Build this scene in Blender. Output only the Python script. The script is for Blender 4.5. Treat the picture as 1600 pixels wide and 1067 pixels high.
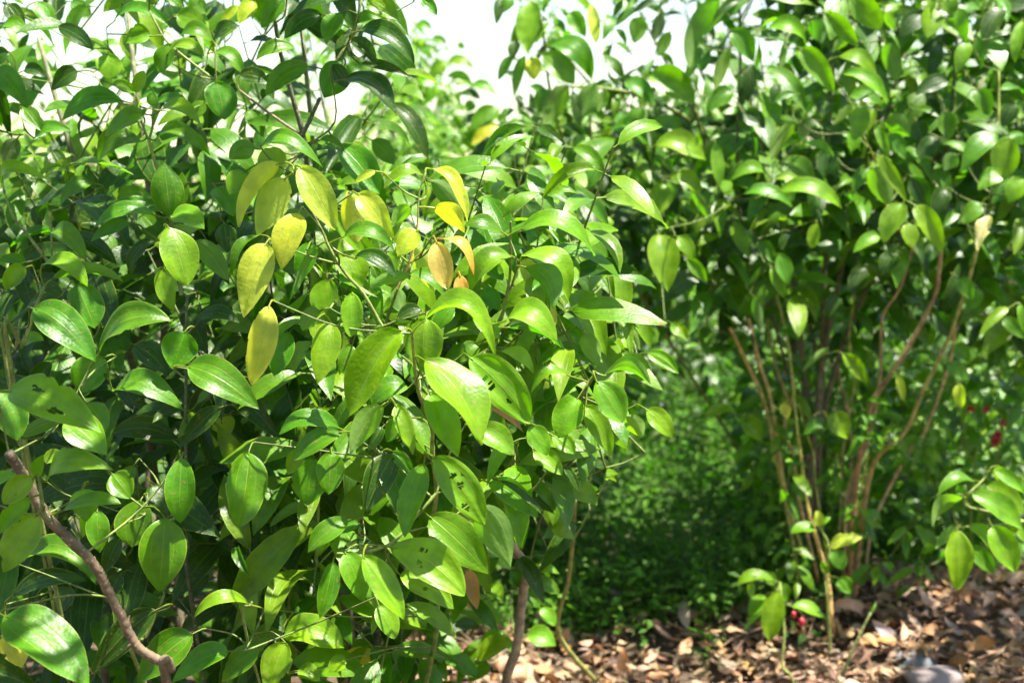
import bpy, math, random
import numpy as np
from mathutils import Vector

for o in list(bpy.data.objects):
    bpy.data.objects.remove(o)
SC = bpy.context.scene
COL = SC.collection
rng = random.Random(11)
nrg = np.random.default_rng(5)
R = math.radians

# ------------------------------------------------------------------ camera
CAMZ, PITCH, FPX = 1.12, 6.1, 1900.0
cam_d = bpy.data.cameras.new('camera')
cam = bpy.data.objects.new('camera', cam_d)
COL.objects.link(cam)
cam.location = (0, 0, CAMZ)
cam.rotation_euler = (R(90 - PITCH), 0, 0)
cam_d.sensor_width = 22.3
cam_d.lens = 22.3 * FPX / 1600.0
cam_d.clip_start = 0.05
cam_d.clip_end = 2000
cam_d.dof.use_dof = True
cam_d.dof.focus_distance = 1.52
cam_d.dof.aperture_fstop = 2.9
SC.camera = cam

# ------------------------------------------------------------------ light
SUN = Vector((0.31, -0.10, 0.945)).normalized()          # towards the sun
w = bpy.data.worlds.new('World')
SC.world = w
w.use_nodes = True
wn = w.node_tree.nodes
sky = wn.new('ShaderNodeTexSky')
sky.sky_type = 'NISHITA'
sky.sun_disc = False
sky.sun_elevation = math.asin(SUN.z)
sky.sun_rotation = math.atan2(SUN.x, SUN.y)
sky.dust_density = 1.0
sky.ozone_density = 0.6
sky.air_density = 1.7
bg = wn['Background']
bg.inputs['Strength'].default_value = 0.068
w.node_tree.links.new(sky.outputs[0], bg.inputs['Color'])
sd = bpy.data.lights.new('sun', 'SUN')
sd.energy = 5.0
sd.angle = R(0.5)
sd.color = (1.0, 0.95, 0.86)
so = bpy.data.objects.new('sun', sd)
so.rotation_euler = SUN.to_track_quat('Z', 'Y').to_euler()
COL.objects.link(so)
SC.view_settings.view_transform = 'Standard'
SC.view_settings.look = 'None'
SC.view_settings.exposure = 2.15
SC.view_settings.gamma = 1.0
SC.cycles.max_bounces = 4
SC.cycles.diffuse_bounces = 2
SC.cycles.glossy_bounces = 2
SC.cycles.transmission_bounces = 2
SC.cycles.adaptive_threshold = 0.03
SC.cycles.sample_clamp_indirect = 6.0

# ------------------------------------------------------------------ picture point -> place
cp, sp = math.cos(R(PITCH)), math.sin(R(PITCH))
CAM = np.array([0, 0, CAMZ])
FV = np.array([0, cp, -sp])
UV = np.array([0, sp, cp])
RV = np.array([1.0, 0, 0])


def P(x, y, d):
    return CAM + FV * d + RV * ((x - 800) / FPX * d) + UV * ((533.5 - y) / FPX * d)


def G(x, y, z=0.0):
    r = FV + RV * ((x - 800) / FPX) + UV * ((533.5 - y) / FPX)
    t = (z - CAMZ) / r[2]
    return CAM + r * t


def proj(p):
    q = np.asarray(p) - CAM
    d = np.maximum(q @ FV, 0.05)
    return 800 + (q @ RV) / d * FPX, 533.5 - (q @ UV) / d * FPX, q @ FV


def unit(v):
    v = np.asarray(v, float)
    n = math.sqrt(float(v @ v))
    return v / n if n > 1e-9 else np.array([0, 0, 1.0])


# ------------------------------------------------------------------ materials
def new_mat(name):
    m = bpy.data.materials.new(name)
    m.use_nodes = True
    nt = m.node_tree
    nt.nodes.clear()
    return m, nt, (lambda t, **k: node(nt, t, **k)), nt.links.new


def node(nt, t, **k):
    n = nt.nodes.new(t)
    for a, b in k.items():
        setattr(n, a, b)
    return n


def math_n(N, L, op, a, b=None, c=None):
    n = N('ShaderNodeMath', operation=op)
    for i, v in enumerate((a, b, c)):
        if v is None:
            continue
        if isinstance(v, (int, float)):
            n.inputs[i].default_value = v
        else:
            L(v, n.inputs[i])
    return n.outputs[0]


def mix_c(N, L, f, a, b, mode='MIX'):
    n = N('ShaderNodeMix', data_type='RGBA', blend_type=mode)
    for i, v in ((0, f), (6, a), (7, b)):
        if isinstance(v, (int, float)):
            n.inputs[i].default_value = v
        elif isinstance(v, tuple):
            n.inputs[i].default_value = (*v, 1)
        else:
            L(v, n.inputs[i])
    return n.outputs[2]


def leaf_material(name, gloss_rough=0.40, trans=0.41, dead=False, pale=0.46):
    m, nt, N, L = new_mat(name)
    out = N('ShaderNodeOutputMaterial')
    uv = N('ShaderNodeUVMap', uv_map='UVMap')
    sep = N('ShaderNodeSeparateXYZ')
    L(uv.outputs[0], sep.inputs[0])
    u, v = sep.outputs[0], sep.outputs[1]
    att = N('ShaderNodeAttribute', attribute_name='col')
    geo = N('ShaderNodeNewGeometry')
    tc = N('ShaderNodeTexCoord')
    a = math_n(N, L, 'ABSOLUTE', math_n(N, L, 'SUBTRACT', u, 0.5))          # 0 midrib .. .5 margin
    mid = math_n(N, L, 'SUBTRACT', 1.0, math_n(N, L, 'SMOOTH_MIN', math_n(N, L, 'DIVIDE', a, 0.019), 1.0, 0.15))
    lat = math_n(N, L, 'SUBTRACT', 1.0, math_n(N, L, 'SMOOTH_MIN', math_n(N, L, 'DIVIDE', math_n(N, L, 'ABSOLUTE', math_n(N, L, 'SUBTRACT', a, 0.235)), 0.015), 1.0, 0.15))
    fade = math_n(N, L, 'SUBTRACT', 1.0, math_n(N, L, 'POWER', v, 2.2))
    vein = math_n(N, L, 'MAXIMUM', mid, math_n(N, L, 'MULTIPLY', math_n(N, L, 'MULTIPLY', lat, fade), 0.70))
    vein.node.use_clamp = True
    edge = math_n(N, L, 'MULTIPLY', math_n(N, L, 'GREATER_THAN', a, 0.474), 0.75)
    nz = N('ShaderNodeTexNoise')
    nz.inputs['Scale'].default_value = 38
    nz.inputs['Detail'].default_value = 3
    L(tc.outputs['Object'], nz.inputs['Vector'])
    nf = N('ShaderNodeMapRange')
    L(nz.outputs[0], nf.inputs[0])
    nf.inputs[1].default_value, nf.inputs[2].default_value = 0.3, 0.7
    nf.inputs[3].default_value, nf.inputs[4].default_value = 0.72, 1.22
    vs = N('ShaderNodeVectorMath', operation='SCALE')
    L(att.outputs['Color'], vs.inputs[0])
    L(nf.outputs[0], vs.inputs['Scale'])
    base = vs.outputs[0]
    hue = mix_c(N, L, nf.outputs[0], (0.72, 1.0, 1.0), (1.30, 1.0, 1.0))
    base = mix_c(N, L, 1.0, base, hue, 'MULTIPLY')
    fine = N('ShaderNodeTexNoise')
    fine.inputs['Scale'].default_value = 260
    fine.inputs['Detail'].default_value = 0
    L(tc.outputs['Object'], fine.inputs['Vector'])
    speck = math_n(N, L, 'MULTIPLY', math_n(N, L, 'GREATER_THAN', fine.outputs[0], 0.735), 0.55)
    vein_col = mix_c(N, L, 0.5, base, (0.30, 0.37, 0.04) if not dead else (0.30, 0.2, 0.1))
    top = mix_c(N, L, math_n(N, L, 'MAXIMUM', vein, edge), base, vein_col)
    dry = math_n(N, L, 'MULTIPLY', math_n(N, L, 'GREATER_THAN', math_n(N, L, 'ADD', math_n(N, L, 'MULTIPLY', nz.outputs[0], 0.5), math_n(N, L, 'MAXIMUM', a, math_n(N, L, 'MULTIPLY', v, 0.5))), 0.80), 0.65)
    top = mix_c(N, L, math_n(N, L, 'MAXIMUM', dry, speck), top, (0.20, 0.13, 0.04))
    und = mix_c(N, L, pale, base, (0.19, 0.26, 0.11) if not dead else (0.32, 0.25, 0.17))
    und = mix_c(N, L, math_n(N, L, 'MULTIPLY', vein, 0.6), und, (0.40, 0.46, 0.2) if not dead else (0.25, 0.18, 0.1))
    colr = mix_c(N, L, geo.outputs['Backfacing'], top, und)
    bump = N('ShaderNodeBump')
    bump.inputs['Strength'].default_value = 0.35
    bump.inputs['Distance'].default_value = 0.002
    hgt = math_n(N, L, 'SUBTRACT', math_n(N, L, 'ADD', nz.outputs[0], math_n(N, L, 'MULTIPLY', fine.outputs[0], 0.5)), math_n(N, L, 'MULTIPLY', vein, 0.5))
    L(hgt, bump.inputs['Height'])
    pb = N('ShaderNodeBsdfPrincipled')
    L(colr, pb.inputs['Base Color'])
    L(bump.outputs[0], pb.inputs['Normal'])
    rr = N('ShaderNodeMapRange')
    L(geo.outputs['Backfacing'], rr.inputs[0])
    rr.inputs[3].default_value, rr.inputs[4].default_value = gloss_rough, 0.62
    L(math_n(N, L, 'ADD', rr.outputs[0], math_n(N, L, 'MULTIPLY', math_n(N, L, 'SUBTRACT', nz.outputs[0], 0.5), 0.25)), pb.inputs['Roughness'])
    sr = N('ShaderNodeMapRange')
    L(geo.outputs['Backfacing'], sr.inputs[0])
    sr.inputs[3].default_value, sr.inputs[4].default_value = (0.33, 0.11) if not dead else (0.25, 0.2)
    L(sr.outputs[0], pb.inputs['Specular IOR Level'])
    tr = N('ShaderNodeBsdfTranslucent')
    tcol = mix_c(N, L, 1.0, base, (1.75, 2.1, 0.5) if not dead else (0.8, 0.6, 0.4), 'MULTIPLY')
    tcol = mix_c(N, L, math_n(N, L, 'MULTIPLY', vein, 0.4), tcol, (0.12, 0.2, 0.02) if not dead else (0.1, 0.07, 0.03))
    L(tcol, tr.inputs['Color'])
    mx = N('ShaderNodeMixShader')
    mx.inputs[0].default_value = trans
    L(pb.outputs[0], mx.inputs[1])
    L(tr.outputs[0], mx.inputs[2])
    L(mx.outputs[0], out.inputs[0])
    return m


def bark_material():
    m, nt, N, L = new_mat('bark')
    out = N('ShaderNodeOutputMaterial')
    tc = N('ShaderNodeTexCoord')
    att = N('ShaderNodeAttribute', attribute_name='col')
    nz = N('ShaderNodeTexNoise')
    nz.inputs['Scale'].default_value = 60
    nz.inputs['Detail'].default_value = 5
    L(tc.outputs['Object'], nz.inputs['Vector'])
    vo = N('ShaderNodeTexVoronoi')
    vo.inputs['Scale'].default_value = 130
    L(tc.outputs['Object'], vo.inputs['Vector'])
    mr = N('ShaderNodeMapRange')
    L(nz.outputs[0], mr.inputs[0])
    mr.inputs[1].default_value, mr.inputs[2].default_value = 0.3, 0.7
    mr.inputs[3].default_value, mr.inputs[4].default_value = 0.5, 1.45
    vs = N('ShaderNodeVectorMath', operation='SCALE')
    L(att.outputs['Color'], vs.inputs[0])
    L(mr.outputs[0], vs.inputs['Scale'])
    c = mix_c(N, L, math_n(N, L, 'MULTIPLY', math_n(N, L, 'LESS_THAN', vo.outputs[0], 0.22), 0.5), vs.outputs[0], (0.30, 0.24, 0.17))
    bump = N('ShaderNodeBump')
    bump.inputs['Strength'].default_value = 0.7
    bump.inputs['Distance'].default_value = 0.003
    L(nz.outputs[0], bump.inputs['Height'])
    pb = N('ShaderNodeBsdfPrincipled')
    pb.inputs['Roughness'].default_value = 0.7
    L(c, pb.inputs['Base Color'])
    L(bump.outputs[0], pb.inputs['Normal'])
    L(pb.outputs[0], out.inputs[0])
    return m


def simple_mat(name, col, rough, scale=30, var=0.35, bumpd=0.004, spec=0.4):
    m, nt, N, L = new_mat(name)
    out = N('ShaderNodeOutputMaterial')
    tc = N('ShaderNodeTexCoord')
    nz = N('ShaderNodeTexNoise')
    nz.inputs['Scale'].default_value = scale
    nz.inputs['Detail'].default_value = 6
    L(tc.outputs['Object'], nz.inputs['Vector'])
    c = mix_c(N, L, nz.outputs[0], tuple(x * (1 - var) for x in col), tuple(x * (1 + var) for x in col))
    bump = N('ShaderNodeBump')
    bump.inputs['Distance'].default_value = bumpd
    L(nz.outputs[0], bump.inputs['Height'])
    pb = N('ShaderNodeBsdfPrincipled')
    pb.inputs['Roughness'].default_value = rough
    pb.inputs['Specular IOR Level'].default_value = spec
    L(c, pb.inputs['Base Color'])
    L(bump.outputs[0], pb.inputs['Normal'])
    L(pb.outputs[0], out.inputs[0])
    return m


def ground_material():
    m, nt, N, L = new_mat('soil')
    out = N('ShaderNodeOutputMaterial')
    tc = N('ShaderNodeTexCoord')
    a = N('ShaderNodeTexNoise'); a.inputs['Scale'].default_value = 22; a.inputs['Detail'].default_value = 8
    b = N('ShaderNodeTexNoise'); b.inputs['Scale'].default_value = 1.3; b.inputs['Detail'].default_value = 4
    L(tc.outputs['Object'], a.inputs['Vector']); L(tc.outputs['Object'], b.inputs['Vector'])
    soil = mix_c(N, L, a.outputs[0], (0.025, 0.017, 0.011), (0.11, 0.075, 0.045))
    weed = mix_c(N, L, a.outputs[0], (0.02, 0.045, 0.01), (0.06, 0.12, 0.025))
    sep = N('ShaderNodeSeparateXYZ'); L(tc.outputs['Object'], sep.inputs[0])
    f = N('ShaderNodeMapRange')
    L(math_n(N, L, 'ADD', sep.outputs[1], math_n(N, L, 'MULTIPLY', b.outputs[0], 1.4)), f.inputs[0])
    f.inputs[1].default_value, f.inputs[2].default_value = 4.4, 5.6
    c = mix_c(N, L, f.outputs[0], soil, weed)
    bump = N('ShaderNodeBump'); bump.inputs['Distance'].default_value = 0.02
    L(a.outputs[0], bump.inputs['Height'])
    pb = N('ShaderNodeBsdfPrincipled'); pb.inputs['Roughness'].default_value = 0.95
    pb.inputs['Specular IOR Level'].default_value = 0.15
    L(c, pb.inputs['Base Color']); L(bump.outputs[0], pb.inputs['Normal']); L(pb.outputs[0], out.inputs[0])
    return m


M_LEAF = leaf_material('glossy_leaf')
M_DEAD = leaf_material('dead_leaf', 0.6, 0.12, True)
M_WEED = leaf_material('weed_leaf', 0.5, 0.42, False, 0.12)
M_BARK = bark_material()
M_SOIL = ground_material()
M_STONE = simple_mat('stone', (0.12, 0.12, 0.125), 0.85, 25)
M_RED = simple_mat('red_fruit', (0.30, 0.015, 0.025), 0.3, 40, 0.25, 0.001)

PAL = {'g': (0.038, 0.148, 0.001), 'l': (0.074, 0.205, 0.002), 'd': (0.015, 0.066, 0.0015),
       'y': (0.285, 0.385, 0.03), 'o': (0.40, 0.29, 0.06), 'b': (0.23, 0.14, 0.06), 'w': (0.36, 0.43, 0.25)}  # w: white glare on a crumpled leaf, painted as pale colour


# ------------------------------------------------------------------ mesh building
class Acc:
    def __init__(s):
        s.v, s.f, s.uv, s.c, s.n = [], [], [], [], 0

    def add(s, v, f, uv, c):
        s.v.append(v); s.f.append(f + s.n); s.uv.append(uv)
        s.c.append(np.broadcast_to(np.asarray(c, np.float32), (len(v), 3)))
        s.n += len(v)

    def take(s, other):
        s.add(*other)

    def data(s):
        return np.concatenate(s.v), np.concatenate(s.f), np.concatenate(s.uv), np.concatenate(s.c)

    def build(s, name, mat, parent=None, smooth=True, origin=None):
        return mk(name, *s.data(), mat, parent, smooth, origin)


def mk(name, v, f, uv, c, mat, parent=None, smooth=True, origin=None):
    me = bpy.data.meshes.new(name)
    v = np.asarray(v, np.float32)
    if origin is None:
        origin = np.zeros(3)
    me.vertices.add(len(v))
    me.vertices.foreach_set('co', (v - np.asarray(origin, np.float32)).astype(np.float32).ravel())
    f = np.asarray(f, np.int32)
    me.loops.add(f.size)
    me.loops.foreach_set('vertex_index', f.ravel())
    me.polygons.add(len(f))
    me.polygons.foreach_set('loop_start', np.arange(0, f.size, f.shape[1], dtype=np.int32))
    me.polygons.foreach_set('loop_total', np.full(len(f), f.shape[1], np.int32))
    me.polygons.foreach_set('use_smooth', np.full(len(f), smooth, bool))
    ul = me.uv_layers.new(name='UVMap')
    ul.data.foreach_set('uv', np.asarray(uv, np.float32)[f.ravel()].ravel())
    ca = me.color_attributes.new('col', 'FLOAT_COLOR', 'POINT')
    ca.data.foreach_set('color', np.concatenate([c, np.ones((len(c), 1), np.float32)], 1).astype(np.float32).ravel())
    me.update(calc_edges=True)
    me.materials.append(mat)
    o = bpy.data.objects.new(name, me)
    COL.objects.link(o)
    if parent is not None:
        o.parent = parent
        o.location = Vector(origin) - parent.location
    else:
        o.location = Vector(origin)
    return o


def empty(name, loc, label, cat, group=None):
    o = bpy.data.objects.new(name, None)
    COL.objects.link(o)
    o.location = Vector(loc)
    o.empty_display_size = 0.1
    tag(o, label, cat, group)
    return o


def tag(o, label=None, cat=None, group=None, kind=None):
    for k, x in (('label', label), ('category', cat), ('group', group), ('kind', kind)):
        if x:
            o[k] = x
    return o


_grid = {}
_tubef = {}


def grid(nu, nv):
    if (nu, nv) not in _grid:
        i = np.arange(nv)[:, None] * (nu + 1) + np.arange(nu)[None]
        f = np.stack([i, i + 1, i + nu + 2, i + nu + 1], -1).reshape(-1, 4)
        u = np.tile(np.linspace(-1, 1, nu + 1), nv + 1)
        t = np.repeat(np.linspace(0, 1, nv + 1), nu + 1)
        _grid[(nu, nv)] = (f, u, t)
    return _grid[(nu, nv)]


def tube(pts, rad, seg=6, col=(0.2, 0.15, 0.1), cap=True):
    pts = np.asarray(pts, float)
    n = len(pts)
    rad = np.broadcast_to(np.asarray(rad, float), (n,))
    tan = np.gradient(pts, axis=0)
    tan /= np.maximum(np.linalg.norm(tan, axis=1, keepdims=True), 1e-9)
    ref = np.array([0.31, 0.87, 0.38])
    a = np.cross(tan, ref); a /= np.maximum(np.linalg.norm(a, axis=1, keepdims=True), 1e-9)
    b = np.cross(tan, a)
    th = np.linspace(0, 2 * math.pi, seg, endpoint=False)
    ring = pts[:, None] + rad[:, None, None] * (np.cos(th)[None, :, None] * a[:, None] + np.sin(th)[None, :, None] * b[:, None])
    v = ring.reshape(-1, 3)
    if (n, seg, cap) not in _tubef:
        f = []
        for i in range(n - 1):
            for j in range(seg):
                k = (j + 1) % seg
                f.append((i * seg + j, i * seg + k, (i + 1) * seg + k, (i + 1) * seg + j))
        if cap:
            for j in range(0, seg, 2):
                f.append(((n - 1) * seg + j, (n - 1) * seg + (j + 1) % seg, (n - 1) * seg + (j + 2) % seg, n * seg))
        _tubef[(n, seg, cap)] = np.array(f, np.int32)
    f = _tubef[(n, seg, cap)]
    if cap:
        v = np.concatenate([v, pts[-1:] + tan[-1] * rad[-1] * 0.4])
    uv = np.tile(np.array([[0.38, 0.5]]), (len(v), 1))
    if np.ndim(col) == 2:
        col = np.repeat(np.asarray(col), seg, axis=0)
        if cap:
            col = np.concatenate([col, col[-1:]])
    return v, f, uv, np.broadcast_to(np.asarray(col, np.float32), (len(v), 3))


def smooth_path(pts, k=4):
    pts = np.asarray(pts, float)
    q = np.concatenate([2 * pts[:1] - pts[1:2], pts, 2 * pts[-1:] - pts[-2:-1]])
    out = []
    for i in range(1, len(q) - 2):
        p0, p1, p2, p3 = q[i - 1:i + 3]
        for t in np.linspace(0, 1, k, endpoint=False):
            out.append(0.5 * (2 * p1 + (p2 - p0) * t + (2 * p0 - 5 * p1 + 4 * p2 - p3) * t * t + (3 * p1 - p0 - 3 * p2 + p3) * t ** 3))
    out.append(pts[-1])
    return np.array(out)


PET = np.array([0.16, 0.21, 0.03])


def leaf(base, tip, nrm, W, arch=0.1, fold=14, twist=0.0, nu=4, nv=6, col=(0.05, 0.13, 0.02), r=rng, pet=None, holes=(), ragged=0, wave=0.04, ea=None, eb=None, sag=0.0):
    """a leaf blade from base to tip with its stalk: (verts, quads, uv, colour)"""
    base, tip = np.asarray(base, float), np.asarray(tip, float)
    f, u, t = grid(nu, nv)
    L = np.linalg.norm(tip - base)
    c = (tip - base) / max(L, 1e-6)
    n0 = np.asarray(nrm, float); n0 = unit(n0 - c * (n0 @ c))
    ctrl = (base + tip) / 2 + n0 * arch * L * 2 + c * r.uniform(-.1, .05) * L + UV * (sag * L)
    tt = np.linspace(0, 1, nv + 1)[:, None]
    cc = (1 - tt) ** 2 * base + 2 * tt * (1 - tt) * ctrl + tt ** 2 * tip
    tan = 2 * (1 - tt) * (ctrl - base) + 2 * tt * (tip - ctrl)
    tan /= np.maximum(np.linalg.norm(tan, axis=1, keepdims=True), 1e-9)
    side0 = np.cross(c, n0)
    S = side0[None] - tan * (tan @ side0)[:, None]
    S /= np.linalg.norm(S, axis=1, keepdims=True)
    Nn = np.cross(S, tan)
    if twist:
        an = twist * (tt - 0.2)
        S, Nn = S * np.cos(an) + Nn * np.sin(an), Nn * np.cos(an) - S * np.sin(an)
    a = ea or r.uniform(0.66, 0.80)
    b = eb or r.uniform(0.76, 1.0)
    tm = a / (a + b)
    wp = np.maximum(t, 0) ** a * np.maximum(1 - t, 0) ** b / (tm ** a * (1 - tm) ** b) * W / 2
    row = np.repeat(np.arange(nv + 1), nu + 1)
    fo = R(fold) * (1 + 0.25 * np.sin(3 * t + r.random() * 6))
    au = np.abs(u)
    ph, ph2 = r.random() * 6.3, r.random() * 6.3
    k1 = r.uniform(6, 11)
    hump = np.sin(np.minimum(au * 1.25, 1) * math.pi) * 0.10 * math.copysign(1, fold + 0.01)
    off_n = wp * (au * np.sin(fo) - hump) + wave * W * au ** 2 * np.sin(k1 * t + np.where(u > 0, ph, ph2))
    v = cc[row] + S[row] * (u * wp * np.cos(fo))[:, None] + Nn[row] * off_n[:, None]
    uv = np.stack([u * 0.5 + 0.5, t], 1)
    if holes or ragged:
        fc_u, fc_t = u[f].mean(1), t[f].mean(1)
        keep = np.ones(len(f), bool)
        for (hu, ht, ru, rt) in holes:
            ang = np.arctan2(fc_t - ht, (fc_u - hu) * 0.4)
            wob = 1 + 0.28 * np.sin(3 * ang + hu * 9) + 0.2 * np.sin(5 * ang + ht * 20)
            keep &= ((fc_u - hu) / ru) ** 2 + ((fc_t - ht) / rt) ** 2 > wob
        if ragged:
            thr = 1.0 - ragged * np.clip(np.sin(fc_t * r.uniform(9, 15) + r.random() * 6) * 0.7 + 0.35 * np.sin(fc_t * 41 + r.random() * 6), 0, 1)
            keep &= np.abs(fc_u) * np.sign(fc_u * r.choice((-1, 1)) + 0.3) < thr
        f = f[keep]
    cl = np.broadcast_to(np.asarray(col, np.float32), (len(v), 3))
    if pet is not None:
        p0 = np.asarray(pet, float)
        t0 = tan[0]
        ln = np.linalg.norm(base - p0)
        path = np.array([p0, (p0 + base) / 2 - t0 * ln * 0.16 + np.array([0, 0, 0.06]) * ln, base, base + t0 * 0.05 * L])
        pv, pf, puv, _ = tube(smooth_path(path, 2), np.linspace(0.0017, 0.0010, 7), 3, PET, False)
        v2, f2, uv2, c2 = v, f, uv, cl
        pc = np.broadcast_to((0.6 * PET + 0.4 * np.asarray(col)).astype(np.float32), (len(pv), 3))
        v = np.concatenate([v2, pv]); f = np.concatenate([f2, pf + len(v2)]); uv = np.concatenate([uv2, puv]); cl = np.concatenate([c2, pc])
    return v, f, uv, cl


def leaf_batch(B, T, N, W, arch, fold, twist, Q, col, g, nu=4, nv=6):
    """many leaves at once: a list of (verts, quads, uv, colour), each blade with its stalk"""
    n = len(B)
    f, u, t = grid(nu, nv)
    nrm = lambda a: a / np.maximum(np.linalg.norm(a, axis=-1, keepdims=True), 1e-9)
    D = T - B
    L = np.linalg.norm(D, axis=1, keepdims=True)
    c = D / L
    n0 = nrm(N - c * (N * c).sum(1, keepdims=True))
    ctrl = (B + T) / 2 + n0 * (arch[:, None] * L * 2) + c * L * g.uniform(-.1, .05, (n, 1))
    tt = np.linspace(0, 1, nv + 1)[None, :, None]
    cc = (1 - tt) ** 2 * B[:, None] + 2 * tt * (1 - tt) * ctrl[:, None] + tt ** 2 * T[:, None]
    tan = nrm(2 * (1 - tt) * (ctrl - B)[:, None] + 2 * tt * (T - ctrl)[:, None])
    s0 = np.cross(c, n0)[:, None]
    S = nrm(s0 - tan * (tan * s0).sum(-1, keepdims=True))
    Nn = np.cross(S, tan)
    an = twist[:, None, None] * (tt - 0.2)
    S, Nn = S * np.cos(an) + Nn * np.sin(an), Nn * np.cos(an) - S * np.sin(an)
    a, b = g.uniform(.68, .9, (n, 1)), g.uniform(.82, 1.15, (n, 1))
    tm = a / (a + b)
    wp = t[None] ** a * np.maximum(1 - t, 0)[None] ** b / (tm ** a * (1 - tm) ** b) * W[:, None] / 2
    row = np.repeat(np.arange(nv + 1), nu + 1)
    fo = np.radians(fold)[:, None] * (1 + 0.25 * np.sin(3 * t[None] + g.uniform(0, 6, (n, 1))))
    au = np.abs(u)[None]
    ph = np.where(u[None] > 0, g.uniform(0, 6.3, (n, 1)), g.uniform(0, 6.3, (n, 1)))
    off = wp * au * np.sin(fo) + 0.05 * W[:, None] * au ** 2 * np.sin(g.uniform(6, 11, (n, 1)) * t[None] + ph)
    v = cc[:, row] + S[:, row] * (u[None] * wp * np.cos(fo))[..., None] + Nn[:, row] * off[..., None]
    # stalk: three rings of three
    pl = np.linalg.norm(B - Q, axis=1, keepdims=True)
    mid = (Q + B) / 2 - tan[:, 0] * pl * 0.16
    e = B + tan[:, 0] * L * 0.04
    rad = 0.0013 * L / 0.1
    rings = []
    for p, k in ((Q, 1.3), (mid, 1.0), (e, 0.8)):
        for th in (0.5, 2.6, 4.7):
            rings.append(p + (S[:, 0] * math.cos(th) + Nn[:, 0] * math.sin(th)) * rad * k)
    pv = np.stack(rings, 1)
    nb = len(u)
    pf = np.array([(i * 3 + j, i * 3 + (j + 1) % 3, i * 3 + 3 + (j + 1) % 3, i * 3 + 3 + j) for i in range(2) for j in range(3)]) + nb
    V = np.concatenate([v, pv], 1).astype(np.float32)
    F = np.concatenate([f, pf]).astype(np.int32)
    UVs = np.concatenate([np.stack([u * .5 + .5, t], 1), np.tile([[0.38, 0.5]], (9, 1))])
    C = np.concatenate([np.repeat(col[:, None], nb, 1), np.repeat((0.6 * PET + 0.4 * col)[:, None], 9, 1)], 1).astype(np.float32)
    return [(V[i], F, UVs, C[i]) for i in range(n)]


def jcol(c, r=rng, k=0.16):
    m = 1 + r.uniform(-k, k)
    return np.array([c[0] * m * (1 + r.uniform(-.18, .22)), c[1] * m, c[2] * m * (1 + r.uniform(-.25, .3))])


# ------------------------------------------------------------------ ground
def gz(x, y):
    x, y = np.asarray(x, float), np.asarray(y, float)
    z = 0.025 * np.sin(3.1 * x + 1.3 * y) + 0.02 * np.sin(5.3 * x - 4.1 * y + 1) + 0.012 * np.sin(11 * x + 7 * y)
    z = z + 0.10 * np.exp(-((x - 0.85) ** 2 / 0.35 + (y - 3.25) ** 2 / 0.12))
    far = np.clip((y - 8) / 20, 0, 1)
    return z * (1 - far)


def axis(lo, hi, near_lo, near_hi, n, m):
    a = np.linspace(near_lo, near_hi, n)
    g = np.geomspace(0.3, hi - near_hi, m)
    h = np.geomspace(0.3, near_lo - lo, m)[::-1]
    return np.concatenate([near_lo - h, a, near_hi + g])


gx = axis(-600, 600, -2.5, 3.2, 110, 20)
gy = axis(-30, 1200, 0.5, 6, 110, 22)
X, Y = np.meshgrid(gx, gy)
gv = np.stack([X, Y, gz(X, Y)], -1).reshape(-1, 3)
gf = grid(len(gx) - 1, len(gy) - 1)[0]
ground = mk('ground', gv, gf, gv[:, :2], np.full((len(gv), 3), 0.1), M_SOIL)
tag(ground, 'brown soil under the shrubs with weeds beyond', None, None, 'structure')

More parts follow.
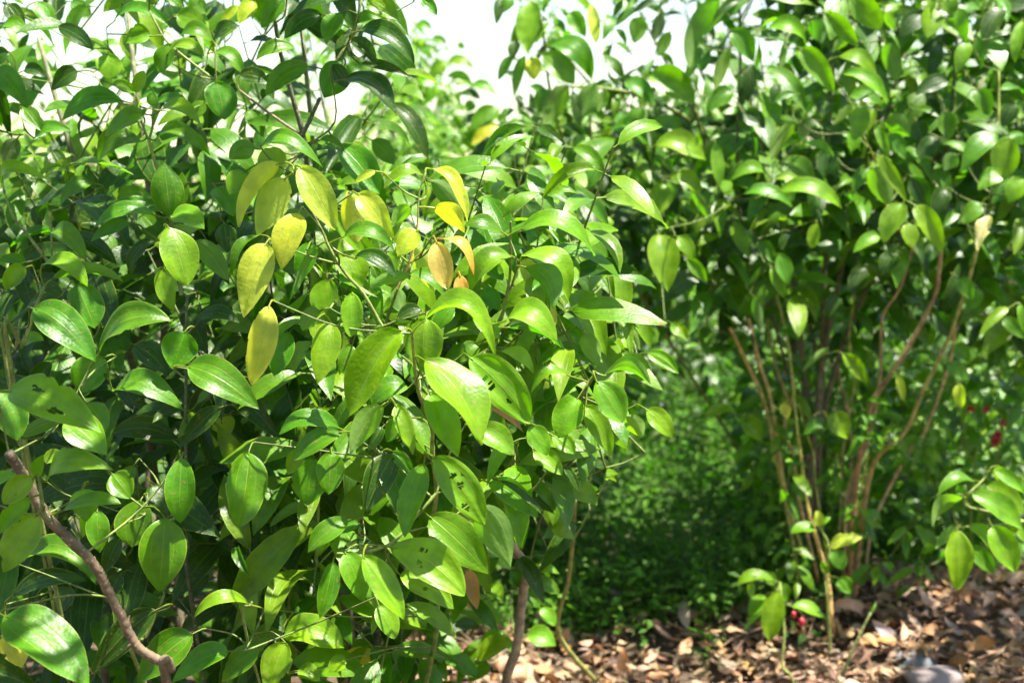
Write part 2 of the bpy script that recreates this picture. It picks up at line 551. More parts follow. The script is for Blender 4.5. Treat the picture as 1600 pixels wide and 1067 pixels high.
# ------------------------------------------------------------------ shrubs
class Shrub:
    def __init__(s, name, root, label, cat='shrub', group=None):
        s.e = empty(name, root, label, cat, group)
        s.root = np.asarray(root, float)
        s.nodes = [s.root + np.array([0, 0, 0.05])]
        s.tw = Acc()
        s.leaves, s.pend = [], []
        s.skel = [s.root + np.array([0, 0, 0.05])]

    def stem(s, pts, r0, r1, name='stem', c0=(0.16, 0.12, 0.07), c1=(0.12, 0.15, 0.045), knots=True, seg=8, nodes=True):
        pa = smooth_path(pts, 5 if seg < 12 else 16)
        n = len(pa)
        k = np.linspace(0, 1, n)
        rad = r0 + (r1 - r0) * k
        if knots:
            rad = rad * (1 + 0.06 * np.sin(k * n * 1.9) ** 8 + nrg.normal(0, 0.012, n))
            pa = pa + nrg.normal(0, 0.05, (n, 3)) * rad[:, None]
        c = np.asarray(c0) * (1 - k[:, None]) + np.asarray(c1) * k[:, None]
        tv, tf, tu, tcol = tube(pa, rad, seg, c)
        if seg >= 8:
            ctr = np.repeat(pa, seg, 0)
            tv = tv.copy()
            tv[:len(ctr)] += (tv[:len(ctr)] - ctr) * nrg.normal(0, 0.022, (len(ctr), 1))
            ac = Acc(); ac.add(tv, tf, tu, tcol)
            for i in range(3, n - 2, 4 if seg < 12 else 7):           # leaf scars and short stubs
                dr = unit(nrg.normal(0, 1, 3)); q = pa[i]; rr_ = rad[i]
                ac.add(*tube([q, q + dr * rr_ * 1.15, q + dr * rr_ * nrg.uniform(1.35, 2.1)], [rr_ * .6, rr_ * .42, rr_ * .15], 5, c[i] * 1.25))
            tv, tf, tu, tcol = ac.data()
        o = mk(name, tv, tf, tu, tcol, M_BARK, s.e)
        if nodes:
            s.nodes += list(pa)
        return o

    def twig(s, p, c=(0.10, 0.14, 0.02), r=0.0010, rb=0.0017):
        """a thin branch from p back to the shrub's nearest wood"""
        nd = np.asarray(s.nodes)
        dlt = nd - p
        cost = np.linalg.norm(dlt, axis=1) + np.maximum(dlt[:, 2] + 0.03, 0) * 1.5
        q = nd[int(np.argmin(cost))]
        d = np.linalg.norm(p - q)
        if d < 0.012:
            return
        mid = (p + q) / 2 + np.array([0, min(0.14 * d, 0.04), -0.07 * d]) + nrg.normal(0, 0.05, 3) * d
        pa = smooth_path([q, mid, p], 3)
        s.tw.add(*tube(pa, np.linspace(rb, r, len(pa)), 4, c, False))
        s.nodes += list(pa[1:])


# hand-placed leaves: crop coordinates (crop = 540x360 photo pixels shown 1600 wide), see CROPS
CROPS = {'A1': (0, 0), 'A2': (530, 0), 'A3': (1060, 0), 'B1': (0, 350), 'B2': (530, 350), 'B3': (1060, 350),
         'C1': (0, 707), 'C2': (530, 707), 'C3': (1060, 707)}
KS = 540 / 1600


def cx(crop, x, y):
    return CROPS[crop][0] + x * KS, CROPS[crop][1] + y * KS


# bx by tx ty width colour depth_cm  [a=arch% f=fold r=roll R=ragged% H=holes]
LEAVES = {
'A1': '''-30 330 128 502 125 g 168
575 470 285 560 95 g 178 a10
670 530 490 632 100 l 170 a6
735 520 932 586 65 l 172 a14
730 475 892 512 62 g 176 a8
620 430 524 388 62 l 178
626 432 668 328 62 l 176
710 492 698 430 60 l 174
655 655 452 762 105 g 176 a16
716 650 972 722 75 g 176 a18
790 1006 760 748 165 g 164 f-12
796 1002 948 1062 115 l 160 a8
762 980 468 1036 80 g 166 a13
722 1002 425 1066 66 g 162 a12
1000 376 1042 556 158 g 178
790 205 738 338 95 g 182
800 226 946 262 72 l 180 a12
986 192 830 172 75 g 184 a14
990 192 1112 120 60 d 186 a10
1000 242 1122 342 85 g 188 a10
700 168 574 200 96 l 184
1600 292 1500 456 155 g 172
1180 690 1060 735 105 g 168
1236 688 1288 832 145 l 166
1292 756 1104 1052 105 yu 152 f30 r40
1322 826 1190 1090 160 yu 154
1388 772 1555 1068 155 y 150 f16
1384 984 1300 1250 155 y 149 f14
1208 684 1494 776 85 g 160 a16
1132 796 1062 902 98 l 166
1000 866 1082 1004 135 g 170
20 884 222 832 62 l 170 a30
420 850 280 946 84 g 178 a10
1110 30 1022 112 45 y 210
1180 10 1106 112 84 y 205
1310 -5 1208 132 95 g 178
1570 60 1508 212 100 g 176
1490 70 1318 182 92 d 180
1362 220 1180 286 72 g 184 a10
1424 308 1228 442 112 g 176
1110 350 1242 382 85 d 186
360 330 236 422 92 d 192
110 330 216 362 62 d 190
108 500 192 612 85 g 186
500 250 508 372 125 l 196
530 100 792 132 62 g 192 a12
820 70 962 152 115 l 198
268 128 432 232 84 d 194
240 800 352 800 54 l 184 a16
540 962 702 908 74 g 180 a12
1470 660 1600 720 60 g 172 a10
30 20 110 150 90 d 200
170 10 240 130 90 g 202
330 10 420 90 80 g 205
10 120 130 160 70 g 196 a12
40 240 -40 300 80 d 190
590 0 480 60 70 l 205
700 -10 560 40 70 g 200 a10
760 -20 840 40 70 g 205
930 -20 900 90 80 lu 200
950 470 880 560 70 g 200
640 570 610 640 50 l 190
880 620 960 700 90 d 192
1150 510 1220 640 90 g 200
240 700 300 800 80 d 188
80 640 20 760 90 du 184
160 640 330 610 70 g 186 a10
600 1000 560 930 60 d 190''',
'A2': '''130 -5 276 100 115 l 170 f18
380 -5 452 72 62 g 176
95 145 346 298 100 d 168 a8
52 188 172 298 100 d 170
28 370 266 538 115 d 164 a10
100 300 332 362 52 d 172
72 110 242 132 74 g 176 a12
-30 300 36 408 85 d 168
892 6 872 252 126 l 300
742 -5 724 118 54 d 300
800 -10 760 62 60 g 300
968 214 1168 372 110 g 296 a22
942 250 1092 392 125 l 292
884 268 902 372 95 y 305
862 258 808 455 55 gu 300
802 262 738 374 54 gu 302
822 190 800 284 62 d 304
1062 400 950 592 105 lu 290
1186 384 1124 545 105 lu 288
1082 420 1110 592 55 d 290
984 420 922 524 104 g 292
1062 62 1142 174 84 l 305
1164 18 1190 205 64 y 305
1402 78 1368 204 92 lu 290
1492 58 1458 192 64 du 292
1532 148 1478 264 64 lu 290
1462 8 1358 62 35 d 296
1430 356 1650 480 142 l 284
1320 380 1464 484 84 g 286
1462 676 1698 744 105 l 280 a8
1582 600 1448 576 82 g 284
1258 600 1440 684 84 g 290 a12
1162 640 1068 704 46 l 292
742 504 608 604 95 g 330
742 582 608 674 64 y 335
800 578 832 674 74 g 330
858 640 978 714 64 l 330
452 388 394 494 74 l 480
492 288 428 364 72 l 490
240 544 334 614 95 l 440
422 618 308 692 74 d 430
442 622 408 704 64 l 430
150 648 254 764 95 gu 200
-5 668 188 902 150 g 172
60 658 152 764 54 y 210
440 784 592 1024 74 y 162 a10 f28
428 838 562 984 95 gu 172
386 814 208 874 64 l 168 a16
332 954 240 1054 76 lu 160
440 964 582 1080 100 yu 158 a8
86 898 244 1112 132 y 152 f14
50 896 84 1124 138 yu 156
172 794 70 852 40 y 160
1142 828 1088 954 76 l 300
1492 848 1480 984 112 l 288
1540 838 1532 944 62 l 290
1528 820 1640 864 64 l 290
1350 788 1392 894 82 l 300
1162 958 1108 1064 84 gu 290
868 930 1032 962 84 gu 320 a10
690 842 832 798 54 l 330 a12
662 858 598 964 82 gu 190
1254 1008 1206 1074 84 l 270
546 212 582 226 42 l 520
600 408 734 446 52 g 480 a10
558 440 658 464 44 d 480 a12
498 358 614 402 54 l 490 a12
430 186 498 204 44 l 500
498 298 624 324 54 l 490 a12
350 128 432 142 42 l 500 a12
620 470 590 524 60 l 480
330 200 420 230 50 l 500
380 240 460 250 44 g 495 a12
280 460 360 440 60 g 470
1220 640 1262 590 50 l 296
1010 560 930 640 70 g 320
1100 700 1030 780 80 g 320
940 760 1010 830 70 g 325
680 700 620 760 70 g 340
1020 440 1000 560 60 g 300
1240 420 1200 520 60 lu 292
1300 520 1330 620 80 g 294
1400 500 1350 600 80 g 290
1210 760 1160 870 80 g 296
1060 830 990 900 80 d 310''',
'A3': '''192 -8 50 316 105 gu 276 a8 r30
302 8 158 104 44 d 280
250 140 350 294 108 g 272 f16
242 218 170 414 66 lu 276
100 208 112 334 84 g 282
414 134 592 208 75 l 272 a18
496 188 470 334 36 lu 276
564 224 722 434 108 l 266 f14
620 88 664 204 84 gu 276
678 58 832 218 84 l 270
792 -10 942 138 125 l 264
956 58 1002 148 54 lu 276
1122 68 1028 174 104 d 280
1182 38 1148 180 104 l 270 f20
1250 -5 1266 74 84 l 268
1170 -5 1166 64 84 l 270
1302 38 1332 206 74 l 266
1346 196 1288 344 76 l 268
1388 168 1402 324 54 g 274
1230 98 1312 154 54 l 270
740 264 922 378 76 l 268 a14
760 344 966 484 76 l 262 a8
790 450 942 484 72 g 270 a10
960 198 1012 384 92 gu 280
792 178 714 244 54 lu 282
852 488 838 640 95 l 262
904 508 872 624 64 l 266
812 598 800 706 74 l 270
908 572 976 734 52 l 262
958 558 1074 634 95 gu 274
832 478 714 584 42 lu 276
542 568 428 746 76 lu 272
584 668 724 734 42 l 272 a8
402 800 238 842 64 l 270 a14
462 756 622 876 155 g 276
458 888 756 966 84 l 262 a12
298 900 532 964 64 g 268 a8
440 834 584 874 42 l 268 a10
920 718 1058 938 66 l 258
888 778 980 950 112 lu 260
882 778 804 894 74 g 264
1040 942 950 1128 115 l 256 f18
1092 950 1226 1172 104 l 256 f16
1472 618 1310 796 112 g 268
1532 638 1510 836 134 l 262 f18
1592 98 1558 294 66 l 268
1502 38 1408 204 95 d 278
170 658 190 868 64 l 276
-5 798 104 894 84 l 278
60 878 152 1034 54 gu 282
462 398 428 484 54 d 284
542 438 438 476 44 g 282
302 338 292 494 74 d 286
342 298 322 474 74 d 284
252 428 130 524 94 g 284
980 618 1052 744 74 g 276
1502 798 1388 884 95 l 268
1604 828 1528 944 104 l 266
1252 378 1098 444 84 d 284
702 700 678 824 100 d 284
640 560 560 640 80 d 288
1240 520 1260 650 90 g 282
1380 420 1440 540 90 g 280
1560 480 1500 590 90 d 282
1200 640 1120 740 90 d 284
300 520 400 600 90 d 286
1290 720 1230 790 80 gu 280
1100 560 1130 660 90 d 286
1080 820 1150 960 100 d 280
1240 880 1180 1010 90 d 280
1400 940 1320 1040 90 g 276''',
'B1': '''160 394 442 638 190 g 145 f8
462 592 798 450 115 g 150 a14 f18
858 496 800 672 215 g 158 f6
868 662 1200 858 185 g 150 f8
780 14 866 288 180 l 152 f10
760 206 800 408 115 l 158
212 62 396 162 95 g 166 a18
194 190 408 292 95 l 160 a14
116 202 24 304 95 l 162
352 280 438 484 172 g 165 R18
482 618 368 784 172 g 158 R30
40 776 472 968 205 l 136 R24 H2 f16
-8 768 82 1004 172 g 142
300 918 492 1070 172 l 144
524 776 852 866 122 g 160 a16
98 992 302 898 75 gu 146
98 576 204 540 52 l 162 a14
1246 378 1162 746 142 y 140 f16 R10
1232 88 1128 434 172 y 150 f12
1530 454 1470 742 142 l 146 f12
1342 500 1268 704 112 g 162
908 470 1112 460 64 d 170 a14
900 80 1054 264 104 gu 168
722 80 598 224 64 d 172 a12
1038 -5 1052 134 104 d 174
1022 848 828 1034 95 d 172
820 996 518 976 112 d 176
1572 946 1288 976 95 g 146 a12
1584 962 1348 1100 105 g 144
1196 708 1334 772 42 d 178
1482 402 1398 494 95 gu 156
120 178 -5 172 54 g 168
170 280 302 352 64 d 172
1062 878 998 1034 104 yu 185
1202 50 1074 234 44 g 152 a14
1442 88 1380 284 104 g 158
1476 98 1358 334 54 gu 154
1532 258 1478 424 134 l 160
240 256 568 266 58 gu 160 a6
620 558 782 704 124 d 176
600 -5 418 84 64 g 172
400 828 492 964 112 g 150
330 60 540 190 90 d 178
860 330 740 440 90 d 190
560 400 640 520 70 d 190
1110 300 1020 400 80 d 190
300 420 230 560 90 d 182
240 640 140 760 90 d 186
700 900 600 840 80 d 186
1400 780 1280 840 60 d 186
1260 900 1180 960 60 gu 186''',
'B2': '''384 456 722 614 120 l 139 a30 f24 r48
288 494 46 890 205 l 138 f34
292 612 150 684 64 g 148 a16
400 634 666 1022 222 l 134 f12 a6
400 436 392 690 205 l 152 f8
322 756 152 834 105 g 144 a14
200 838 50 1064 115 lu 140 f30
418 778 552 1080 155 l 136 f14
604 618 886 924 205 l 146 H3 f10
350 590 398 764 130 gu 154
262 838 342 1066 95 l 138 R28 f20
650 950 816 1072 132 l 142
1104 806 1014 992 150 l 148 f20
1192 728 1312 922 155 l 144 R14 f14
1062 702 884 784 56 l 150 a22
1230 702 1442 742 75 lu 148 a26
1142 838 1262 1070 115 l 146 f16
1330 888 1402 988 95 lu 150
1422 858 1542 992 105 l 165
748 590 902 694 64 l 156 a14
768 450 1012 544 124 l 150 a18
800 150 610 314 112 l 156 a18
846 150 1062 366 134 l 156 a24
860 200 992 394 114 gu 150 a20
752 36 578 8 74 g 160 a10
840 26 1182 148 105 l 152 a20
482 70 622 234 52 o 148 a20
450 84 506 304 124 o 144 f16
560 238 576 388 76 o 150
362 30 270 152 112 y 150
20 62 262 132 84 g 148 a16
220 128 262 218 92 l 152
74 160 266 248 76 d 150 a8
330 240 138 294 64 lu 150
330 226 532 374 74 g 148 a10
62 318 54 524 112 l 142
340 100 442 314 112 yu 158
20 130 102 294 172 l 162
270 298 290 414 84 gu 158
382 400 264 452 84 d 156
618 428 742 534 84 l 154
860 160 912 334 92 y 168
1078 150 1236 304 92 l 260
1204 -8 1190 134 84 lu 265
1300 208 1312 444 104 l 200
1480 48 1522 314 152 l 255
1558 58 1604 134 64 l 258
1128 508 1202 658 92 lu 165
1350 368 1442 574 84 l 210
1330 478 1392 584 54 lu 205
1220 562 1362 594 54 l 190 a16
1430 598 1574 694 84 l 200 R25
1538 458 1592 526 64 l 250
918 652 1192 664 84 g 168 a14
878 938 962 1072 114 l 156
988 978 1092 1064 92 l 158 R20
700 850 852 964 44 b 156 R30
980 358 1002 474 30 y 165
780 480 1042 584 74 gu 160 a10
530 380 440 500 90 g 165
640 560 560 640 90 g 164
700 640 620 760 100 g 166
1010 560 900 620 80 g 175
1000 420 1080 520 80 g 210
1150 380 1240 470 80 d 270
860 700 940 780 80 l 172
240 480 160 560 90 g 156
140 600 60 700 80 d 166
300 900 220 1010 90 g 158
200 940 140 1050 80 d 162
60 560 0 700 80 g 160
660 300 740 400 90 g 170
680 200 760 260 80 g 172''',
'B3': '''-5 58 72 164 75 l 250
40 158 132 274 64 l 255
-5 468 42 536 54 l 240
758 598 872 738 76 l 290
692 574 574 684 34 lu 292
1300 738 1312 854 64 y 280
1532 388 1388 524 54 l 270
1580 368 1602 504 44 l 272
350 338 382 494 54 gu 292
500 348 552 454 44 gu 292
430 198 492 344 64 l 288
470 138 512 284 84 g 288
380 78 442 184 74 g 290
640 -5 620 114 64 l 284
932 58 808 134 66 l 270
1060 -5 1082 114 84 l 266
700 878 784 994 114 l 300
300 898 384 1004 94 l 310
270 880 108 912 54 l 305 a14
692 928 578 974 74 g 300
480 830 506 900 54 y 300
1010 698 1042 824 40 y 295
1436 -40 1386 126 74 w 262 R34 f34
560 40 470 120 80 d 296
250 60 330 160 90 d 296
180 160 270 240 90 d 300
860 200 800 330 90 d 296
1010 130 940 240 90 d 292
1180 420 1250 520 90 d 292
1280 560 1350 640 80 g 290
1400 300 1340 400 80 g 286
1500 440 1600 530 70 g 280
740 330 690 450 80 d 296
1240 650 1340 720 80 g 290
1300 250 1360 350 80 g 280''',
'C1': '''842 22 834 328 148 g 150 f8
1152 -5 1100 348 205 g 146 f8
652 218 608 438 180 g 156
762 298 736 648 232 g 152 f8
22 756 418 1086 255 g 130 f8
108 502 446 612 132 g 150 a12 f24
58 662 402 592 95 d 156
158 118 18 238 112 l 134 H1
-40 144 82 108 64 l 136
142 210 -5 374 95 l 136 R22
172 288 18 554 175 l 134 R34
214 132 522 84 135 l 138 a16 R22
288 270 562 238 76 g 142 a6
380 168 402 318 134 l 144
520 98 604 214 134 g 150 R30
450 268 462 464 114 g 156
702 150 782 294 134 d 164
166 112 202 8 64 l 134 f35
1612 318 1424 464 105 g 146
1540 504 1478 768 104 g 142 f18
1152 702 898 764 64 l 160 a18
892 838 638 1064 175 g 156
1062 920 798 1064 115 g 150
722 728 424 1024 152 d 162
1308 852 1592 904 152 l 162 a6
1322 878 1240 1108 155 l 158
1202 904 1028 1064 115 g 158
1372 588 1218 654 84 g 168
1192 458 1160 604 114 d 170
1424 248 1248 344 54 gu 172
1604 958 1520 1014 84 l 165
1378 1008 1482 1054 84 l 165
1452 28 1420 244 184 g 154
1534 -5 1520 194 142 g 148
1402 -5 1330 104 84 l 152
552 398 478 564 84 d 166
38 818 102 994 155 y 158 R30
1228 728 1332 834 90 d 172
880 330 960 420 90 d 180
1000 420 1090 480 80 d 182
330 620 260 760 100 d 176
560 560 500 680 90 d 178
960 560 880 660 90 d 184
200 40 300 20 70 l 150
620 60 560 180 80 g 172''',
'C2': '''438 20 674 338 175 l 137 H4 f10
416 294 690 562 205 l 140 f12
652 248 792 528 172 lu 146
392 54 300 392 134 g 138 f20
248 440 582 664 195 l 136 H2 f10
28 458 112 688 142 l 138 f14
110 478 296 772 145 l 134 R10 f12
284 568 532 724 132 l 142 H2
182 703 256 862 114 l 150
252 -5 346 118 74 g 142 R40 f24
250 8 120 278 155 d 142 H1
92 330 -5 372 64 g 148
162 430 18 444 54 d 152
600 536 640 724 76 b 165
692 138 922 302 114 l 160
790 258 840 424 64 gu 164
1040 58 1112 184 44 d 160
1040 128 1194 244 114 l 190
898 -5 1032 104 94 l 158
738 128 962 312 36 d 158
518 762 692 802 95 gu 225 a10
762 828 640 904 64 l 230
640 962 802 878 105 l 228
420 838 502 984 114 g 225
-12 998 206 982 95 y 190 a8
498 950 642 1044 94 g 225
798 540 842 624 74 g 210
870 562 1022 562 54 l 215 a14
898 600 1022 654 74 g 215
870 850 1002 894 104 l 240
980 350 1092 404 74 l 200
60 880 160 960 90 g 200
250 900 330 1000 90 g 215
330 780 260 880 80 d 200
700 980 600 1060 90 g 230
180 1000 260 1060 80 g 205
930 720 1000 800 70 l 230
860 640 930 720 70 g 225
700 600 760 690 70 l 225
380 930 300 1050 80 d 215''',
}

STEM_G = (0.13, 0.17, 0.03)
BROWN = (0.17, 0.125, 0.075)
ORANGE = (0.30, 0.17, 0.08)

# every shrub: root place and label
SH = {}


def shrub(key, root_xy, label, name='leafy_shrub', group='glossy leaved shrubs'):
    p = np.array([root_xy[0], root_xy[1], float(gz(*root_xy)) - 0.02])
    SH[key] = Shrub(name, p, label, 'shrub', group)
    return SH[key]


shrub('left', (-0.62, 1.95), 'dense dark green shrub filling the left edge, with a thick bare brown branch')
shrub('mid', (-0.30, 2.15), 'shrub in the middle with yellow and orange young leaves above drooping bitten leaves')
shrub('back', (-0.75, 3.3), 'shaded shrub standing behind the left edge shrub, seen through its gaps')
shrub('far', (-0.62, 5.2), 'sunlit pale green shrub top against the white sky, left of the open sky gap')
shrub('hedge', (0.05, 3.9), 'sunlit shrub of smaller leaves behind the middle one, under the open sky gap')
shrub('right', (0.88, 3.35), 'tall shrub with many bare upright brown stems rising from the leaf litter')
shrub('top', (0.98, 3.8), 'tall shrub whose hanging leaves cross the white sky just right of its gap')
shrub('rear', (1.35, 5.0), 'dark shrub mass behind the bare stemmed shrub')
for s_ in SH.values():
    s_.hero = []


def stem(key, crop, pts, d, w0, w1, c0=BROWN, c1=STEM_G, ground_to=None, name='stem', seg=8, nodes=True):
    """pts run top to bottom in crop pixels; w in crop pixels; d metres (one or a pair bottom, top)"""
    pp = []
    seq = []
    for p in pts:
        if isinstance(p, str):
            crop = p
            continue
        seq.append(cx(crop, *p))
    seq = seq[::-1]
    d0, d1 = d if isinstance(d, tuple) else (d, d)
    n = len(seq)
    for i, (x, y) in enumerate(seq):
        pp.append(P(x, y, d0 + (d1 - d0) * i / max(n - 1, 1)))
    if ground_to is not None:
        g = np.array([*ground_to, float(gz(*ground_to)) - 0.03])
        pp = [g] + pp
    kr = 0.66 if key == 'right' else 1.0
    if key == 'right' and c0[0] > 0.06:  # sunlight painted into the bark tones of these shaded stems
        c0, c1 = tuple(np.array(c0) * (1.75, 1.6, 1.2)), tuple(np.array(c1) * (1.8, 1.7, 1.25))
    r0, r1 = w0 * kr * KS / 2 / FPX * d0, w1 * kr * KS / 2 / FPX * d1
    return SH[key].stem(pp, r0, r1, name, c0, c1, True, seg, nodes)


# left shrub
stem('left', 'C1', [(40, 0), (110, 110), (230, 310), (420, 500), (490, 620), (560, 750), (640, 900), (790, 1000), (780, 1100)], (1.52, 1.40), 43, 47, (0.125, 0.085, 0.05), (0.115, 0.08, 0.045), (-0.42, 1.75), 'branch', 14)
stem('left', 'B1', [(866, 330), (862, 640), (860, 1067), 'C1', (860, 500)], (1.75, 1.72), 20, 13, (0.05, 0.06, 0.03), (0.06, 0.08, 0.03), (-0.45, 1.9))
stem('left', 'B1', [(105, 20), (225, 180)], 1.70, 16, 12, STEM_G, STEM_G)
stem('left', 'B1', [(238, 0), (240, 160)], 1.72, 10, 8, STEM_G, STEM_G)
stem('left', 'B1', [(205, 290), (160, 400), (110, 560), (60, 720)], 1.60, 24, 14, STEM_G, STEM_G, (-0.6, 1.8))
stem('left', 'B1', [(95, 440), (70, 580), (40, 720)], 1.66, 18, 12, STEM_G, STEM_G, (-0.64, 1.86))
stem('left', 'A1', [(690, 50), (770, 190), (860, 270), (990, 370)], 1.86, 14, 9, STEM_G, STEM_G)
stem('left', 'A1', [(996, 220), (1000, 370)], 1.82, 9, 8, STEM_G, STEM_G)
stem('left', 'A1', [(712, 490), (705, 590), (692, 660), (720, 760), (790, 1010), (800, 1067), 'B1', (840, 330)], 1.74, 18, 9, STEM_G, STEM_G)
stem('left', 'A1', [(622, 430), (630, 500), (692, 660)], 1.74, 10, 8, STEM_G, STEM_G)
stem('left', 'A1', [(20, 890), (60, 1000), (110, 1067)], 1.72, 12, 9, STEM_G, STEM_G)
stem('left', 'A1', [(235, 980), (232, 1067)], 1.74, 9, 9, STEM_G, STEM_G)
stem('left', 'C1', [(180, 90), (200, 270), (235, 320)], 1.38, 22, 16, STEM_G, STEM_G)
stem('left', 'C1', [(1165, 690), (1155, 900)], 1.6, 14, 12, STEM_G, STEM_G, (-0.3, 1.9))
stem('left', 'C1', [(760, 660), (680, 850), (640, 1000)], 1.7, 20, 14, STEM_G, STEM_G, (-0.42, 1.9))
# middle shrub
stem('mid', 'A1', [(1268, 70), (1300, 250), (1340, 400), (1405, 640), (1440, 900), 'B1', (1500, 300), (1530, 700)], (1.95, 1.82), 34, 18, (0.08, 0.07, 0.04), (0.06, 0.07, 0.03), (-0.26, 2.1))
stem('mid', 'A1', [(1482, 455), (1400, 630)], 1.82, 22, 18, (0.06, 0.07, 0.03), (0.06, 0.07, 0.03))
stem('mid', 'A1', [(1110, 420), (1240, 520), (1385, 620)], 1.85, 14, 10, BROWN, BROWN)
stem('mid', 'A2', [(105, -10), (60, 180), (0, 265), (-60, 420)], 1.76, 18, 12, STEM_G, STEM_G)
stem('mid', 'A1', [(1355, 770), (1420, 930), (1490, 1067), 'B1', (1530, 120), (1600, 230), 'B2', (110, 320), (200, 475)], (1.56, 1.53), 17, 10, STEM_G, STEM_G)
stem('mid', 'B2', [(270, 300), (235, 400), (200, 478), (110, 480), (-10, 560), (-30, 900)], (1.8, 1.55), 24, 11, STEM_G, STEM_G)
stem('mid', 'B2', [(372, -20), (335, 150), (270, 300)], 1.52, 13, 9, (0.3, 0.18, 0.06), (0.3, 0.2, 0.06))
stem('mid', 'A2', [(400, 800), (370, 900), (360, 1060), 'B2', (335, 150)], 1.58, 10, 8, STEM_G, STEM_G)
stem('mid', 'B2', [(338, 508), (348, 640), (366, 770), (405, 880), (432, 960), (430, 1067), 'C2', (450, 190), (420, 420), (440, 900)], (1.75, 1.40), 24, 14, STEM_G, (0.2, 0.24, 0.05), (-0.24, 2.1))
stem('mid', 'C2', [(-10, 466), (90, 464), (240, 420), (360, 290), (450, 190)], (1.44, 1.42), 17, 12, STEM_G, STEM_G)
stem('mid', 'B2', [(794, -10), (792, 120), (788, 260), (745, 470), (700, 640)], (1.7, 1.57), 16, 11, STEM_G, STEM_G)
stem('mid', 'B2', [(838, 190), (780, 330)], 1.57, 10, 8, STEM_G, STEM_G)
stem('mid', 'B2', [(1190, 690), (1120, 800), (1060, 900), (960, 1067)], (1.7, 1.48), 15, 10, STEM_G, STEM_G)
stem('mid', 'C2', [(700, 300), (790, 420), (862, 520), (872, 552), (850, 650), (822, 900), (770, 1090)], (2.2, 1.92), 46, 42, (0.24, 0.19, 0.13), (0.28, 0.21, 0.14), (-0.02, 2.3), 'trunk', 10, nodes=False)
stem('mid', 'C2', [(1092, 220), (1082, 400), (1060, 600), (1020, 850)], (2.75, 2.4), 24, 16, (0.22, 0.24, 0.05), (0.20, 0.2, 0.05), (0.24, 2.85), nodes=False)
stem('mid', 'C2', [(970, 460), (900, 560), (870, 545)], (2.1, 2.15), 12, 9, STEM_G, STEM_G)
stem('mid', 'C2', [(318, 620), (325, 950)], 2.55, 20, 18, (0.25, 0.14, 0.08), (0.22, 0.13, 0.08), (-0.38, 2.6))
stem('mid', 'C2', [(362, 640), (370, 880)], 2.6, 20, 16, (0.25, 0.14, 0.08), (0.22, 0.13, 0.08), (-0.3, 2.66))
stem('mid', 'C2', [(130, 660), (135, 1000)], 2.2, 34, 30, (0.05, 0.05, 0.03), (0.05, 0.06, 0.03), (-0.5, 2.3))
# tall hanging shrub
stem('top', 'A2', [(935, 90), (955, 230), (972, 400), (1010, 560), (1060, 760), (1100, 960)], (3.3, 2.95), 20, 11, STEM_G, (0.2, 0.25, 0.06))
stem('top', 'A2', [(1070, 400), (1180, 405), (1350, 432), (1500, 490), (1620, 560), (1700, 700)], (3.2, 2.88), 22, 11, STEM_G, (0.2, 0.25, 0.06), (0.93, 3.7))
stem('top', 'A2', [(1160, 540), (1172, 760), (1175, 940), (1200, 1060)], (3.2, 3.05), 18, 12, STEM_G, STEM_G, (0.96, 3.75))
stem('top', 'A2', [(1000, 990), (1080, 970), (1170, 945)], 3.05, 14, 9, STEM_G, STEM_G)
# right shrub
stem('right', 'A3', [(284, 40), (287, 300), (272, 780), 'B3', (320, 200), (430, 420), (510, 700)], (3.2, 2.85), 24, 18, (0.05, 0.05, 0.025), (0.05, 0.055, 0.03))
stem('right', 'A3', [(1290, 170), (1266, 520), (1230, 900)], (3.05, 2.85), 26, 20, (0.05, 0.05, 0.025), (0.05, 0.06, 0.03))
stem('right', 'A3', [(1484, 330), (1482, 560)], 2.75, 18, 12, STEM_G, STEM_G)
stem('right', 'A3', [(862, 640), (910, 745), (980, 1000), 'B3', (1080, 90)], (2.85, 2.64), 14, 8, STEM_G, (0.25, 0.28, 0.05))
stem('right', 'B3', [(240, 480), (282, 570), (325, 660), (400, 830), (450, 1067), 'C3', (510, 300), (560, 600)], (3.25, 3.1), 28, 26, STEM_G, (0.3, 0.19, 0.11), (0.80, 3.36))
stem('right', 'B3', [(325, 440), (345, 520), (380, 660), (425, 800), (470, 1067), 'C3', (490, 150), (600, 560)], (3.22, 3.08), 26, 26, STEM_G, (0.36, 0.24, 0.15), (0.83, 3.34))
stem('right', 'B3', [(405, 400), (440, 620), (480, 740), (515, 840)], (3.15, 3.05), 20, 16, BROWN, (0.1, 0.12, 0.04))
stem('right', 'B3', [(455, 330), (500, 520), (528, 700), (532, 800), (490, 940), (530, 1067), 'C3', (560, 220), (640, 560)], (3.18, 3.0), 26, 18, (0.2, 0.12, 0.07), (0.16, 0.18, 0.05), (0.86, 3.34))
stem('right', 'B3', [(510, 560), (545, 900), (565, 1067), 'C3', (600, 260), (640, 400), (690, 600), (718, 840)], (3.1, 3.0), 42, 14, ORANGE, STEM_G, (0.885, 3.25))
stem('right', 'B3', [(555, 830), (590, 960), (625, 1067), 'C3', (640, 180), (700, 560)], (3.2, 3.1), 16, 10, STEM_G, STEM_G, (0.9, 3.36))
stem('right', 'B3', [(1092, 80), (1060, 200), (1020, 310), (945, 430), (938, 600), (930, 740), (880, 1000), 'C3', (780, 200), (770, 560)], (3.2, 2.95), 26, 16, BROWN, (0.18, 0.12, 0.07), (0.92, 3.38))
stem('right', 'B3', [(1222, 60), (1205, 220), (1180, 350), (1040, 610), (900, 820), (868, 960), (840, 1067), 'C3', (812, 250), (790, 600)], (3.2, 2.9), 44, 26, (0.17, 0.09, 0.05), (0.14, 0.1, 0.06), (0.93, 3.36))
